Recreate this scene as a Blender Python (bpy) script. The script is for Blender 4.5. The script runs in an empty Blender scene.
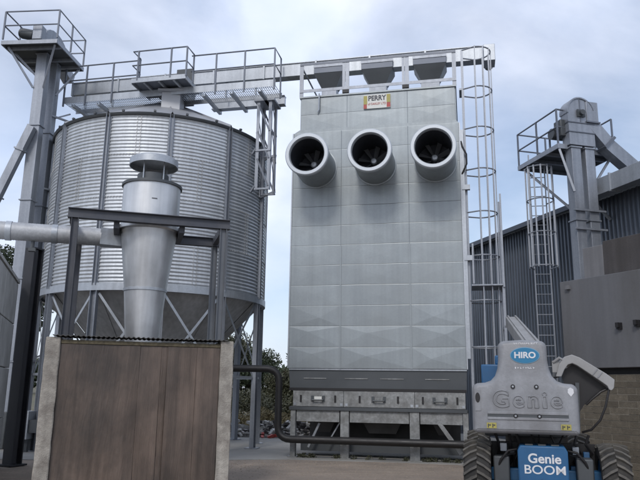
import bpy, bmesh, math, random
import numpy as np
from mathutils import Vector, Matrix
random.seed(7)
rng = np.random.default_rng(7)
R_ = math.radians
sc = bpy.context.scene
COL = sc.collection

# ------------------------------------------------------------------ camera
PITCH, ROLL, FPX = 0.2181, 0.0141, 667.18
cam_d = bpy.data.cameras.new('camera'); cam = bpy.data.objects.new('camera', cam_d); COL.objects.link(cam)
fw = Vector((0, math.cos(PITCH), math.sin(PITCH))); u0 = Vector((0, -math.sin(PITCH), math.cos(PITCH))); r0 = Vector((1, 0, 0))
rt = r0*math.cos(ROLL) + u0*math.sin(ROLL); up = u0*math.cos(ROLL) - r0*math.sin(ROLL)
M = Matrix((rt, up, -fw)).transposed().to_4x4(); M.translation = (0, 0, 1.6)
cam.matrix_world = M
cam_d.sensor_width = 36; cam_d.lens = FPX/640*36; cam_d.clip_end = 3000; cam_d.clip_start = 0.05
sc.camera = cam

# ------------------------------------------------------------------ sky and sun
SUN_EL, SUN_AZ = R_(42), R_(197)      # azimuth clockwise from +Y
w = bpy.data.worlds.new('World'); sc.world = w; w.use_nodes = True
nt = w.node_tree; N = nt.nodes; L = nt.links; N.clear()
out = N.new('ShaderNodeOutputWorld'); bg = N.new('ShaderNodeBackground')
sky = N.new('ShaderNodeTexSky'); sky.sky_type = 'NISHITA'; sky.sun_disc = False
sky.sun_elevation = SUN_EL; sky.sun_rotation = SUN_AZ; sky.air_density = 1.0; sky.dust_density = 1.6; sky.ozone_density = 1.0
tc = N.new('ShaderNodeTexCoord'); mp = N.new('ShaderNodeMapping'); mp.inputs['Scale'].default_value = (1.0, 1.0, 1.5)
mp.inputs['Location'].default_value = (7.7, 3.1, 0.1)
n1 = N.new('ShaderNodeTexNoise'); n1.inputs['Scale'].default_value = 2.1; n1.inputs['Detail'].default_value = 7; n1.inputs['Roughness'].default_value = 0.52; n1.inputs['Distortion'].default_value = 0.35
rmp = N.new('ShaderNodeValToRGB'); rmp.color_ramp.elements[0].position = 0.36; rmp.color_ramp.elements[1].position = 0.64
rmp.color_ramp.elements[0].color = (0.28, 0.28, 0.28, 1); rmp.color_ramp.elements[1].color = (0.97, 0.97, 0.97, 1)
n2 = N.new('ShaderNodeTexNoise'); n2.inputs['Scale'].default_value = 3.6; n2.inputs['Detail'].default_value = 6
cr2 = N.new('ShaderNodeValToRGB'); cr2.color_ramp.elements[0].position = 0.3; cr2.color_ramp.elements[1].position = 0.7
cr2.color_ramp.elements[0].color = (5.3, 6.2, 8.1, 1); cr2.color_ramp.elements[1].color = (7.7, 8.05, 9.1, 1)
mix = N.new('ShaderNodeMix'); mix.data_type = 'RGBA'
L.new(tc.outputs['Generated'], mp.inputs['Vector']); L.new(mp.outputs['Vector'], n1.inputs['Vector']); L.new(mp.outputs['Vector'], n2.inputs['Vector'])
L.new(n1.outputs['Fac'], rmp.inputs['Fac']); L.new(n2.outputs['Fac'], cr2.inputs['Fac'])
sxyz = N.new('ShaderNodeSeparateXYZ'); L.new(tc.outputs['Generated'], sxyz.inputs['Vector'])
hz = N.new('ShaderNodeMapRange'); hz.inputs['From Min'].default_value = 0.0; hz.inputs['From Max'].default_value = 0.33; hz.inputs['To Min'].default_value = 0.75; hz.inputs['To Max'].default_value = 0.0
L.new(sxyz.outputs['Z'], hz.inputs['Value'])
mx = N.new('ShaderNodeMath'); mx.operation = 'MAXIMUM'; L.new(rmp.outputs['Color'], mx.inputs[0]); L.new(hz.outputs['Result'], mx.inputs[1])
L.new(mx.outputs[0], mix.inputs['Factor']); L.new(sky.outputs['Color'], mix.inputs[6]); L.new(cr2.outputs['Color'], mix.inputs[7])
L.new(mix.outputs[2], bg.inputs['Color']); bg.inputs['Strength'].default_value = 0.13
L.new(bg.outputs['Background'], out.inputs['Surface'])
sl = bpy.data.lights.new('sun', 'SUN'); sl.energy = 1.25; sl.angle = R_(12); sl.color = (1.0, 0.97, 0.93)
so = bpy.data.objects.new('sun', sl); COL.objects.link(so)
sdir = Vector((math.sin(SUN_AZ)*math.cos(SUN_EL), math.cos(SUN_AZ)*math.cos(SUN_EL), math.sin(SUN_EL)))
so.rotation_euler = sdir.to_track_quat('Z', 'Y').to_euler(); so.location = (0, 0, 40)
sc.view_settings.view_transform = 'Standard'; sc.view_settings.look = 'None'; sc.view_settings.exposure = 0.1; sc.view_settings.gamma = 1.0
try: sc.view_settings.use_curve_mapping = False
except Exception: pass

# ------------------------------------------------------------------ materials
def mat(name, base, rough=0.6, metal=0.0, var=0.15, scale=1.2, streak=0.0, dirt=None, dirt_amt=0.0, bump=0.0, bscale=30.0, objvar=0.0, spangle=0.0, stretch=(1, 1, 1), spec=0.5, tint=None):
    m = bpy.data.materials.new(name); m.use_nodes = True; t = m.node_tree; n = t.nodes; l = t.links
    b = n['Principled BSDF']; b.inputs['Roughness'].default_value = rough; b.inputs['Metallic'].default_value = metal
    b.inputs['Specular IOR Level'].default_value = spec
    g = n.new('ShaderNodeNewGeometry')
    mpn = n.new('ShaderNodeMapping'); mpn.inputs['Scale'].default_value = stretch; l.new(g.outputs['Position'], mpn.inputs['Vector'])
    no = n.new('ShaderNodeTexNoise'); no.inputs['Scale'].default_value = scale; no.inputs['Detail'].default_value = 6; no.inputs['Roughness'].default_value = 0.6
    l.new(mpn.outputs['Vector'], no.inputs['Vector'])
    mr = n.new('ShaderNodeMapRange'); mr.inputs['From Min'].default_value = 0.28; mr.inputs['From Max'].default_value = 0.72
    mr.inputs['To Min'].default_value = 1-var; mr.inputs['To Max'].default_value = 1+var; l.new(no.outputs['Fac'], mr.inputs['Value'])
    val = mr.outputs['Result']
    def mul(a, bsock):
        x = n.new('ShaderNodeMath'); x.operation = 'MULTIPLY'; l.new(a, x.inputs[0]); l.new(bsock, x.inputs[1]); return x.outputs[0]
    if streak:
        ms = n.new('ShaderNodeMapping'); ms.inputs['Scale'].default_value = (9, 9, 0.35); l.new(g.outputs['Position'], ms.inputs['Vector'])
        ns = n.new('ShaderNodeTexNoise'); ns.inputs['Scale'].default_value = 1.0; ns.inputs['Detail'].default_value = 4; l.new(ms.outputs['Vector'], ns.inputs['Vector'])
        r2 = n.new('ShaderNodeMapRange'); r2.inputs['From Min'].default_value = 0.3; r2.inputs['From Max'].default_value = 0.7
        r2.inputs['To Min'].default_value = 1-streak; r2.inputs['To Max'].default_value = 1+streak*0.6; l.new(ns.outputs['Fac'], r2.inputs['Value'])
        val = mul(val, r2.outputs['Result'])
    if spangle:
        vo = n.new('ShaderNodeTexVoronoi'); vo.inputs['Scale'].default_value = 28; l.new(g.outputs['Position'], vo.inputs['Vector'])
        sx = n.new('ShaderNodeSeparateColor'); l.new(vo.outputs['Color'], sx.inputs['Color'])
        r3 = n.new('ShaderNodeMapRange'); r3.inputs['To Min'].default_value = 1-spangle; r3.inputs['To Max'].default_value = 1+spangle; l.new(sx.outputs[0], r3.inputs['Value'])
        val = mul(val, r3.outputs['Result'])
    if objvar:
        oi = n.new('ShaderNodeObjectInfo'); r4 = n.new('ShaderNodeMapRange'); r4.inputs['To Min'].default_value = 1-objvar; r4.inputs['To Max'].default_value = 1+objvar
        l.new(oi.outputs['Random'], r4.inputs['Value']); val = mul(val, r4.outputs['Result'])
    cm = n.new('ShaderNodeMix'); cm.data_type = 'RGBA'; cm.blend_type = 'MULTIPLY'; cm.inputs['Factor'].default_value = 1
    cm.inputs[6].default_value = (*base, 1)
    cc = n.new('ShaderNodeCombineColor'); [l.new(val, cc.inputs[i]) for i in range(3)]
    l.new(cc.outputs[0], cm.inputs[7]); col = cm.outputs[2]
    if dirt is not None:
        nd = n.new('ShaderNodeTexNoise'); nd.inputs['Scale'].default_value = scale*0.55; nd.inputs['Detail'].default_value = 8; nd.inputs['Roughness'].default_value = 0.65
        md = n.new('ShaderNodeMapping'); md.inputs['Location'].default_value = (5.3, 2.1, 8.8); md.inputs['Scale'].default_value = stretch
        l.new(g.outputs['Position'], md.inputs['Vector']); l.new(md.outputs['Vector'], nd.inputs['Vector'])
        rd = n.new('ShaderNodeMapRange'); rd.inputs['From Min'].default_value = 0.42; rd.inputs['From Max'].default_value = 0.68
        rd.inputs['To Max'].default_value = dirt_amt; l.new(nd.outputs['Fac'], rd.inputs['Value'])
        dm = n.new('ShaderNodeMix'); dm.data_type = 'RGBA'; l.new(rd.outputs['Result'], dm.inputs['Factor']); l.new(col, dm.inputs[6]); dm.inputs[7].default_value = (*dirt, 1)
        col = dm.outputs[2]
    l.new(col, b.inputs['Base Color'])
    rr = n.new('ShaderNodeMapRange'); rr.inputs['From Min'].default_value = 0.3; rr.inputs['From Max'].default_value = 0.7
    rr.inputs['To Min'].default_value = max(0.02, rough-0.08); rr.inputs['To Max'].default_value = min(1, rough+0.1); l.new(no.outputs['Fac'], rr.inputs['Value']); l.new(rr.outputs['Result'], b.inputs['Roughness'])
    if bump:
        nb = n.new('ShaderNodeTexNoise'); nb.inputs['Scale'].default_value = bscale; nb.inputs['Detail'].default_value = 5; l.new(g.outputs['Position'], nb.inputs['Vector'])
        bn = n.new('ShaderNodeBump'); bn.inputs['Strength'].default_value = bump; bn.inputs['Distance'].default_value = 0.02
        l.new(nb.outputs['Fac'], bn.inputs['Height']); l.new(bn.outputs['Normal'], b.inputs['Normal'])
    return m
G = {}
G['galv'] = mat('galvanised_steel', (0.40, 0.425, 0.455), 0.42, 0.55, 0.12, 0.9, streak=0.12, spangle=0.05)
G['silo'] = mat('silo_corrugated_steel', (0.53, 0.555, 0.58), 0.45, 0.55, 0.12, 0.7, streak=0.12, spangle=0.05, objvar=0.09)
G['rail'] = mat('backlit_rail_steel', (0.15, 0.165, 0.195), 0.5, 0.4, 0.15, 2.0)  # base colour darkened to hold the backlit look of rails against sky
G['roof'] = mat('silo_roof_steel', (0.36, 0.37, 0.39), 0.5, 0.4, 0.1, 0.9)
G['dryer'] = mat('dryer_panel_steel', (0.285, 0.315, 0.33), 0.40, 0.35, 0.10, 0.9, streak=0.09, objvar=0.06, dirt=(0.245, 0.262, 0.265), dirt_amt=0.6, spangle=0.03)
G['rim'] = mat('fan_rim_steel', (0.47, 0.50, 0.53), 0.45, 0.4, 0.06, 1.0)
G['duct_shade'] = mat('fan_inner_shade', (0.045, 0.05, 0.062), 0.6, 0.2, 0.2, 3)  # dim backlit fan interior put into the base colour
G['blade'] = mat('fan_blade_metal', (0.20, 0.21, 0.225), 0.45, 0.4, 0.2, 3)
G['cyc'] = mat('stainless_sheet', (0.55, 0.56, 0.57), 0.42, 0.7, 0.18, 1.3, streak=0.15, bump=0.06, bscale=3)
G['dark_steel'] = mat('dark_painted_steel', (0.06, 0.065, 0.08), 0.55, 0.2, 0.25, 2.0, dirt=(0.12, 0.12, 0.125), dirt_amt=0.5)
G['frame_grey'] = mat('grey_painted_steel', (0.13, 0.14, 0.155), 0.5, 0.3, 0.2, 2.0)
G['hop'] = mat('hopper_steel', (0.46, 0.46, 0.46), 0.55, 0.35, 0.2, 1.0, streak=0.2, dirt=(0.26, 0.24, 0.21), dirt_amt=0.5, objvar=0.16)
G['skirt'] = mat('skirt_dark_steel', (0.075, 0.082, 0.088), 0.5, 0.3, 0.15, 1.0)
G['door'] = mat('weathered_galvanised', (0.25, 0.257, 0.255), 0.55, 0.25, 0.32, 7.0, streak=0.12, dirt=(0.11, 0.105, 0.095), dirt_amt=0.6, spangle=0.12)
G['black'] = mat('black_plastic', (0.013, 0.012, 0.013), 0.5, 0, 0.2, 4)
G['blackpipe'] = mat('dark_rubber_pipe', (0.011, 0.010, 0.010), 0.5, 0, 0.2, 4)
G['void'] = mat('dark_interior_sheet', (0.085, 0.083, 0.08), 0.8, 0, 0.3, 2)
G['conc'] = mat('cast_concrete', (0.36, 0.335, 0.295), 0.9, 0, 0.16, 7, dirt=(0.15, 0.132, 0.115), dirt_amt=0.85, bump=0.5, bscale=55, streak=0.2, spangle=0.08)
G['sheet'] = mat('weathered_brown_sheet', (0.120, 0.088, 0.069), 0.38, 0.0, 0.38, 1.3, streak=0.36, dirt=(0.022, 0.019, 0.017), dirt_amt=0.95, objvar=0.08, stretch=(1.0, 1.0, 0.6), bump=0.08, bscale=9)
G['asb'] = mat('old_corrugated_roofing', (0.06, 0.06, 0.058), 0.9, 0, 0.3, 5, bump=0.3)
G['moss'] = mat('mossy_timber', (0.10, 0.085, 0.055), 0.95, 0, 0.4, 14, bump=0.5)
G['lwall'] = mat('pale_grey_wall_panel', (0.52, 0.525, 0.515), 0.75, 0, 0.12, 1.4, streak=0.12, dirt=(0.14, 0.135, 0.125), dirt_amt=0.5, bump=0.1)
G['col'] = mat('charcoal_column_paint', (0.03, 0.031, 0.036), 0.6, 0.1, 0.25, 2)
G['clad'] = mat('blue_grey_cladding', (0.125, 0.145, 0.175), 0.45, 0.3, 0.14, 1.0, streak=0.2, objvar=0.06)
G['clad_trim'] = mat('cladding_trim', (0.07, 0.082, 0.105), 0.5, 0.2, 0.15, 2)
G['tank'] = mat('grey_rendered_panel', (0.122, 0.124, 0.132), 0.75, 0, 0.16, 0.7, streak=0.07, dirt=(0.07, 0.066, 0.062), dirt_amt=0.7, stretch=(1.6, 1.6, 0.45), bump=0.12, bscale=18)
G['tank2'] = mat('brown_stained_concrete', (0.065, 0.06, 0.06), 0.9, 0, 0.18, 2.2, streak=0.25, dirt=(0.05, 0.045, 0.042), dirt_amt=0.7, bump=0.2)
G['tank3'] = mat('plain_grey_concrete', (0.15, 0.15, 0.157), 0.9, 0, 0.12, 1.8, streak=0.2, bump=0.15)
G['brick'] = mat('buff_brown_brick', (0.125, 0.108, 0.082), 0.9, 0, 0.2, 14, objvar=0.25, dirt=(0.09, 0.075, 0.055), dirt_amt=0.6, bump=0.5, bscale=60)
G['mortar'] = mat('mortar', (0.23, 0.21, 0.175), 0.95, 0, 0.2, 10, bump=0.4, bscale=50)
G['cw'] = mat('lift_grey_paint', (0.25, 0.258, 0.275), 0.5, 0, 0.09, 3, streak=0.10, dirt=(0.15, 0.148, 0.15), dirt_amt=0.7, spangle=0.04, bump=0.12, bscale=45)
G['cw2'] = mat('lift_pale_grey_paint', (0.30, 0.30, 0.30), 0.5, 0, 0.08, 3, dirt=(0.2, 0.195, 0.185), dirt_amt=0.6)
G['blue'] = mat('lift_blue_paint', (0.016, 0.095, 0.22), 0.42, 0, 0.12, 3, dirt=(0.04, 0.08, 0.15), dirt_amt=0.5)
G['logoblue'] = mat('logo_blue', (0.02, 0.17, 0.32), 0.4, 0, 0.05, 3)
G['logo_rim'] = mat('logo_rim_blue', (0.16, 0.32, 0.45), 0.4, 0, 0.05, 3)
G['galv2'] = mat('dull_galvanised_steel', (0.285, 0.305, 0.34), 0.45, 0.5, 0.15, 0.9, streak=0.15, spangle=0.05)
G['white'] = mat('white_lettering', (0.62, 0.63, 0.65), 0.5, 0, 0.05, 3)
G['yellow'] = mat('yellow_sticker', (0.34, 0.30, 0.08), 0.5, 0, 0.12, 20)
G['red'] = mat('red_print', (0.38, 0.06, 0.05), 0.5, 0, 0.12, 9)
G['ink'] = mat('dark_print', (0.03, 0.035, 0.05), 0.5, 0, 0.1, 9)
G['tyre'] = mat('tyre_rubber', (0.024, 0.023, 0.022), 0.8, 0, 0.25, 9, dirt=(0.06, 0.054, 0.046), dirt_amt=0.6, bump=0.25, bscale=40)
G['lug'] = mat('tyre_lug_rubber', (0.075, 0.071, 0.065), 0.8, 0, 0.25, 9, dirt=(0.15, 0.135, 0.11), dirt_amt=0.7)
G['bark'] = mat('bark', (0.07, 0.055, 0.04), 0.9, 0, 0.3, 6, bump=0.5)
G['duct'] = mat('dull_spiral_steel', (0.40, 0.41, 0.425), 0.55, 0.35, 0.15, 3, spangle=0.08)
G['leaf1'] = mat('dark_foliage', (0.040, 0.055, 0.028), 0.6, 0, 0.45, 2.0)
G['leaf2'] = mat('olive_foliage', (0.060, 0.062, 0.034), 0.6, 0, 0.45, 2.0)
G['leaf3'] = mat('dry_grass', (0.20, 0.165, 0.085), 0.8, 0, 0.4, 2.0)
G['rub1'] = mat('rubble_pale', (0.42, 0.41, 0.39), 0.9, 0, 0.3, 3)
G['rub2'] = mat('rubble_dark', (0.06, 0.055, 0.055), 0.9, 0, 0.3, 3)
G['yard'] = mat('brown_yard_concrete', (0.265, 0.215, 0.172), 0.85, 0, 0.22, 1.6, dirt=(0.19, 0.16, 0.135), dirt_amt=0.8, bump=0.5, bscale=22, spangle=0.14, stretch=(0.7, 1.8, 1))
G['grit'] = mat('grit_stone', (0.20, 0.165, 0.13), 0.9, 0, 0.3, 40)
G['pad'] = mat('grey_concrete_slab', (0.27, 0.265, 0.25), 0.9, 0, 0.14, 0.9, dirt=(0.17, 0.155, 0.135), dirt_amt=0.7, bump=0.25, bscale=16)
G['earth'] = mat('earth', (0.11, 0.095, 0.06), 0.95, 0, 0.3, 0.3, dirt=(0.07, 0.08, 0.035), dirt_amt=0.8)
G['beige'] = mat('sign_cream', (0.62, 0.62, 0.58), 0.5, 0, 0.06, 5)

# ------------------------------------------------------------------ mesh helpers
class MB:
    def __init__(s): s.v = []; s.f = []
    def add(s, vs, fs):
        o = len(s.v); s.v += [tuple(x) for x in vs]; s.f += [tuple(o+i for i in f) for f in fs]; return s
    BF = [(0, 3, 2, 1), (4, 5, 6, 7), (0, 1, 5, 4), (1, 2, 6, 5), (2, 3, 7, 6), (3, 0, 4, 7)]
    def box(s, x0, x1, y0, y1, z0, z1):
        return s.add([(x0, y0, z0), (x1, y0, z0), (x1, y1, z0), (x0, y1, z0), (x0, y0, z1), (x1, y0, z1), (x1, y1, z1), (x0, y1, z1)], MB.BF)
    def bar(s, p, q, a, b=None, upv=(0, 0, 1)):
        b = b or a; p = Vector(p); q = Vector(q); d = (q-p).normalized(); u = Vector(upv)
        if abs(d.dot(u)) > 0.97: u = Vector((0, 1, 0))
        x = d.cross(u).normalized(); y = x.cross(d).normalized(); x *= a/2; y *= b/2
        return s.add([p-x-y, p+x-y, p+x+y, p-x+y, q-x-y, q+x-y, q+x+y, q-x+y], [(0, 1, 2, 3)[::-1], (4, 5, 6, 7), (0, 1, 5, 4), (1, 2, 6, 5), (2, 3, 7, 6), (3, 0, 4, 7)])
    def tube(s, pts, r, n=10, closed=False):
        pts = [Vector(p) for p in pts]; m = len(pts); rings = []
        pu = None
        for i, p in enumerate(pts):
            if closed: d = pts[(i+1) % m]-pts[i-1]
            else: d = pts[min(i+1, m-1)]-pts[max(i-1, 0)]
            d.normalize()
            if pu is None: pu = Vector((0, 0, 1)) if abs(d.z) < 0.9 else Vector((1, 0, 0))
            x = d.cross(pu).normalized(); y = x.cross(d).normalized(); pu = y
            rr = r[i] if isinstance(r, (list, tuple)) else r
            rings.append([p+x*math.cos(2*math.pi*k/n)*rr+y*math.sin(2*math.pi*k/n)*rr for k in range(n)])
        vs = [v for g in rings for v in g]; fs = []
        for i in range(m if closed else m-1):
            a = i*n; b = ((i+1) % m)*n
            for k in range(n): fs.append((a+k, a+(k+1) % n, b+(k+1) % n, b+k))
        if not closed: fs += [tuple(range(n))[::-1], tuple(range((m-1)*n, m*n))]
        return s.add(vs, fs)
    def lathe(s, prof, n=32, mtx=None, a0=0, a1=2*math.pi):
        full = abs(a1-a0-2*math.pi) < 1e-6; cnt = n if full else n+1; vs = []; fs = []
        for (r, z) in prof:
            for k in range(cnt):
                a = a0+(a1-a0)*k/n; p = Vector((r*math.cos(a), r*math.sin(a), z)); vs.append(mtx @ p if mtx else p)
        for i in range(len(prof)-1):
            for k in range(n):
                k2 = (k+1) % cnt; fs.append((i*cnt+k, i*cnt+k2, (i+1)*cnt+k2, (i+1)*cnt+k))
        return s.add(vs, fs)
    def prism(s, poly, y0, y1):        # polygon in xz, extruded along y
        n = len(poly); vs = [(x, y0, z) for x, z in poly]+[(x, y1, z) for x, z in poly]
        return s.add(vs, [tuple(range(n)), tuple(range(n, 2*n))[::-1]]+[(i, i+n, (i+1) % n+n, (i+1) % n) for i in range(n)])
    def mesh(s, name, smooth=True, ang=35):
        me = bpy.data.meshes.new(name); me.from_pydata(s.v, [], s.f)
        bm = bmesh.new(); bm.from_mesh(me); bmesh.ops.recalc_face_normals(bm, faces=bm.faces); bm.to_mesh(me); bm.free()
        if smooth:
            me.polygons.foreach_set('use_smooth', [True]*len(me.polygons)); me.set_sharp_from_angle(angle=R_(ang))
        return me
    def build(s, name, m, parent=None, bevel=0, smooth=True, ang=35, loc=None, rot=None):
        return put(s.mesh(name, smooth, ang), name, m, parent, bevel, loc, rot)
def put(me, name, m, parent=None, bevel=0, loc=None, rot=None):
    if not me.materials: me.materials.append(G[m] if isinstance(m, str) else m)
    o = bpy.data.objects.new(name, me); COL.objects.link(o)
    if parent is not None: o.parent = parent
    if loc is not None: o.location = loc
    if rot is not None: o.rotation_euler = rot
    if bevel:
        b = o.modifiers.new('bevel', 'BEVEL'); b.width = bevel; b.segments = 2; b.limit_method = 'ANGLE'; b.angle_limit = R_(40)
    return o
def thing(name, label, cat, loc=(0, 0, 0), rz=0, group=None):
    o = bpy.data.objects.new(name, None); COL.objects.link(o); o.location = loc; o.rotation_euler = (0, 0, rz); o.empty_display_size = 0.2
    return tag(o, label, cat, group)
def tag(o, label, cat, group=None):
    o['label'] = label; o['category'] = cat
    if group: o['group'] = group
    return o
def struct(o): o['kind'] = 'structure'; return o
def text(body, size, m, parent, loc, rot, depth=0.004, name='lettering', spacing=1.0, bold=0.0, align='CENTER', sx=1.0, outline=0):
    c = bpy.data.curves.new(name, 'FONT'); c.body = body; c.size = size; c.extrude = depth; c.align_x = align; c.align_y = 'CENTER'; c.space_character = spacing; c.offset = bold
    if outline: c.fill_mode = 'NONE'; c.bevel_depth = outline; c.bevel_resolution = 1; c.extrude = 0; c.resolution_u = 6
    t = bpy.data.objects.new(name+'_tmp', c); COL.objects.link(t)
    dg = bpy.context.evaluated_depsgraph_get(); dg.update()
    me = bpy.data.meshes.new_from_object(t.evaluated_get(dg)); bpy.data.objects.remove(t); me.materials.clear()
    o = put(me, name, m, parent, 0, loc, rot); o.scale = (sx, 1, 1); return o
FACE = (R_(90), 0, 0)      # text upright, facing -y

# ------------------------------------------------------------------ ground
g = MB(); S = 900; g.add([(-S, -60, -0.03), (S, -60, -0.03), (S, S, -0.03), (-S, S, -0.03)], [(0, 1, 2, 3)])
struct(g.build('ground', 'earth'))
g = MB(); g.add([(-16, -20, -0.012), (24, -20, -0.012), (24, 30, -0.012), (-16, 30, -0.012)], [(0, 1, 2, 3)]); struct(g.build('yard', 'yard'))
edge = [(-15, 15.6), (-8, 15.2), (-5.2, 15.1), (-3, 15.35), (-1.7, 15.75), (-0.6, 15.95), (1.5, 15.7), (3.5, 15.25), (6, 14.7), (12, 13.6)]
g = MB(); n = len(edge); vs = []
for z in (-0.012, 0.0): vs += [(x, y, z) for x, y in edge]
vs += [(x, 24.5 if x < 1 else 26, 0.0) for x, y in edge]
fs = []
for i in range(n-1): fs += [(i, i+1, i+1+n, i+n), (i+n, i+1+n, i+1+2*n, i+2*n)]
g.add(vs, fs); struct(g.build('concrete_pad', 'pad', smooth=False))

# ------------------------------------------------------------------ grain dryer
DL = Vector((-0.692, 16.481, 0)); DY = -0.2177
DM = Matrix.Translation(DL) @ Matrix.Rotation(DY, 4, 'Z')
def dw(u, off, z): return DM @ Vector((u, -off, z))
dry = thing('grain_dryer', 'tall grey panelled grain dryer tower with three round fan outlets', 'grain dryer', DL, DY)
DEP = 2.9
COLS = [-0.03, 1.24, 2.94, 4.2]; ROW0, ROWH = 2.06, 0.5035
c = MB(); c.box(0.0, 4.17, 0.047, DEP, 2.06, 8.08); c.build('casing', 'dryer', dry)
pm_cache = {}
def panel(x0, x1, z0, z1, y, kind, nm='wall_panel', m='dryer', dirn='front', parent=None):
    key = (round(x1-x0, 3), round(z1-z0, 3), kind, m, round(x0+z0*7, 2) if kind else 0)
    if key not in pm_cache:
        W, Hh = x1-x0-0.003, z1-z0-0.004; b = 0.007; t = 0.045; d = {0: 0.004, 1: 0.012, 2: 0.026}[kind]
        mb = MB()
        vs = [(0, t, 0), (W, t, 0), (W, t, Hh), (0, t, Hh), (0, 0.002, 0), (W, 0.002, 0), (W, 0.002, Hh), (0, 0.002, Hh), (b, 0, b), (W-b, 0, b), (W-b, 0, Hh-b), (b, 0, Hh-b)]
        mb.add(vs, [(0, 1, 5, 4), (1, 2, 6, 5), (2, 3, 7, 6), (3, 0, 4, 7), (4, 5, 9, 8), (5, 6, 10, 9), (6, 7, 11, 10), (7, 4, 8, 11)])
        if kind == 2:
            cx = W*random.uniform(0.35, 0.65); dd = d*random.uniform(0.5, 1.0); cz = Hh*random.uniform(0.45, 0.8)
            mb.add([(b, 0, b), (W-b, 0, b), (W-b, 0, Hh-b), (b, 0, Hh-b), (cx, -dd, cz), (cx*0.9, -dd*0.35, b), (cx*1.1, -dd*0.25, Hh-b)], [(0, 5, 4), (5, 1, 4), (1, 2, 4), (2, 6, 4), (6, 3, 4), (3, 0, 4)])
        else:
            mb.add([(b, 0, b), (W-b, 0, b), (W-b, 0, Hh-b), (b, 0, Hh-b), (W*random.uniform(0.4, 0.6), -d, Hh*random.uniform(0.4, 0.6))], [(0, 1, 4), (1, 2, 4), (2, 3, 4), (3, 0, 4)])
        me = mb.mesh(nm, smooth=False); me.materials.append(G[m]); pm_cache[key] = me
    rot = {'front': (0, 0, 0), 'left': (0, 0, -math.pi/2), 'right': (0, 0, math.pi/2)}[dirn]
    loc = {'front': (x0, y, z0), 'left': (y, x1, z0), 'right': (y, x0, z0)}[dirn]
    return put(pm_cache[key], nm, m, parent or dry, 0, loc, rot)
for r in range(12):
    z0 = ROW0+r*ROWH
    for k in range(3):
        kind = 2 if r < 2 else (1 if r == 2 and k != 1 else 0)
        panel(COLS[k], COLS[k+1], z0, z0+ROWH, 0.0, kind)
    for k in range(2):
        a = 0.03+k*(DEP-0.03)/2; b_ = a+(DEP-0.03)/2
        panel(a, b_, z0, z0+ROWH, -0.04, 0, dirn='left'); panel(a, b_, z0, z0+ROWH, 4.21, 0, dirn='right')
# narrower header
hc = [0.12, 1.36, 2.93, 4.13]
c = MB(); c.box(0.14, 4.11, 0.16, DEP-0.1, 8.08, 9.10); c.build('header_casing', 'skirt', dry)
c = MB(); c.prism([(-0.03, 8.10), (4.2, 8.10), (4.13, 8.19), (0.12, 8.19)], 0.02, 0.14); c.build('shoulder_flashing', 'dryer', dry)
for k in range(3):
    panel(hc[k], hc[k+1], 8.19, 8.645, 0.11, 0); panel(hc[k], hc[k+1], 8.645, 9.12, 0.11, 0)
for k in range(2):
    a = 0.14+k*1.33
    panel(a, a+1.33, 8.12, 9.12, 0.1, 0, dirn='left'); panel(a, a+1.33, 8.12, 9.12, 4.15, 0, dirn='right')
c = MB(); c.box(0.08, 4.17, 0.08, DEP-0.05, 9.12, 9.16); c.build('top_plate', 'dryer', dry)
# vertical cover strips and corner angles
for u in (1.24, 2.94):
    c = MB(); c.box(u-0.02, u+0.02, -0.012, 0.006, 2.06, 5.05); c.build('cover_strip', 'dryer', dry)
for u in (-0.045, 4.215):
    c = MB(); c.box(u-0.015, u+0.015, -0.015, 0.05, 2.06, 8.09); c.build('corner_angle', 'galv', dry)
# plenum face behind fans, vents
fan_z = 7.10
for fu in (0.60, 2.12, 3.61):
    Mx = Matrix.Translation((fu, 0, fan_z)) @ Matrix.Rotation(R_(90), 4, 'X')     # lathe z axis -> -y (towards viewer)
    d = MB(); d.lathe([(0.53, 0.005), (0.53, 0.02), (0.50, 0.025), (0.495, 0.3), (0.495, 1.10)], 48, Mx); fd = d.build('fan_duct', 'dryer', dry)
    d = MB(); d.lathe([(0.495, 1.04), (0.535, 1.045), (0.535, 1.13), (0.515, 1.15), (0.445, 1.15), (0.425, 1.12), (0.425, 1.04)], 48, Mx); d.build('rim', 'rim', fd)
    d = MB(); d.lathe([(0.425, 1.04), (0.425, 0.06), (0.02, 0.06)], 48, Mx); d.build('shaded_inside', 'duct_shade', fd)
    d = MB(); d.lathe([(0.0, 0.36), (0.06, 0.35), (0.085, 0.32), (0.085, 0.08)], 20, Mx); d.build('hub', 'galv', fd)
    for k in range(8):
        a = k*math.pi/4+fu; bl = MB(); q = []
        for rr, ww, tw in ((0.09, 0.05, 0.5), (0.25, 0.08, 0.4), (0.41, 0.10, 0.3)):
            for sgn in (-1, 1):
                aa = a+sgn*ww/rr*0.55
                q.append(Mx @ Vector((rr*math.cos(aa), rr*math.sin(aa), 0.24+sgn*tw*0.12)))
        q2 = [v+Vector((0, 0.01, 0)) for v in q]
        bl.add(q+q2, [(0, 1, 3, 2), (2, 3, 5, 4), (6, 8, 9, 7), (8, 10, 11, 9)]); bl.build('blade', 'blade', fd)
# small service pipe on header
c = MB(); c.tube([(0.62, 0.05, 9.2), (0.62, 0.05, 8.75), (0.58, 0.06, 8.68)], 0.022, 8); c.build('service_pipe', 'galv', dry)
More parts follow.
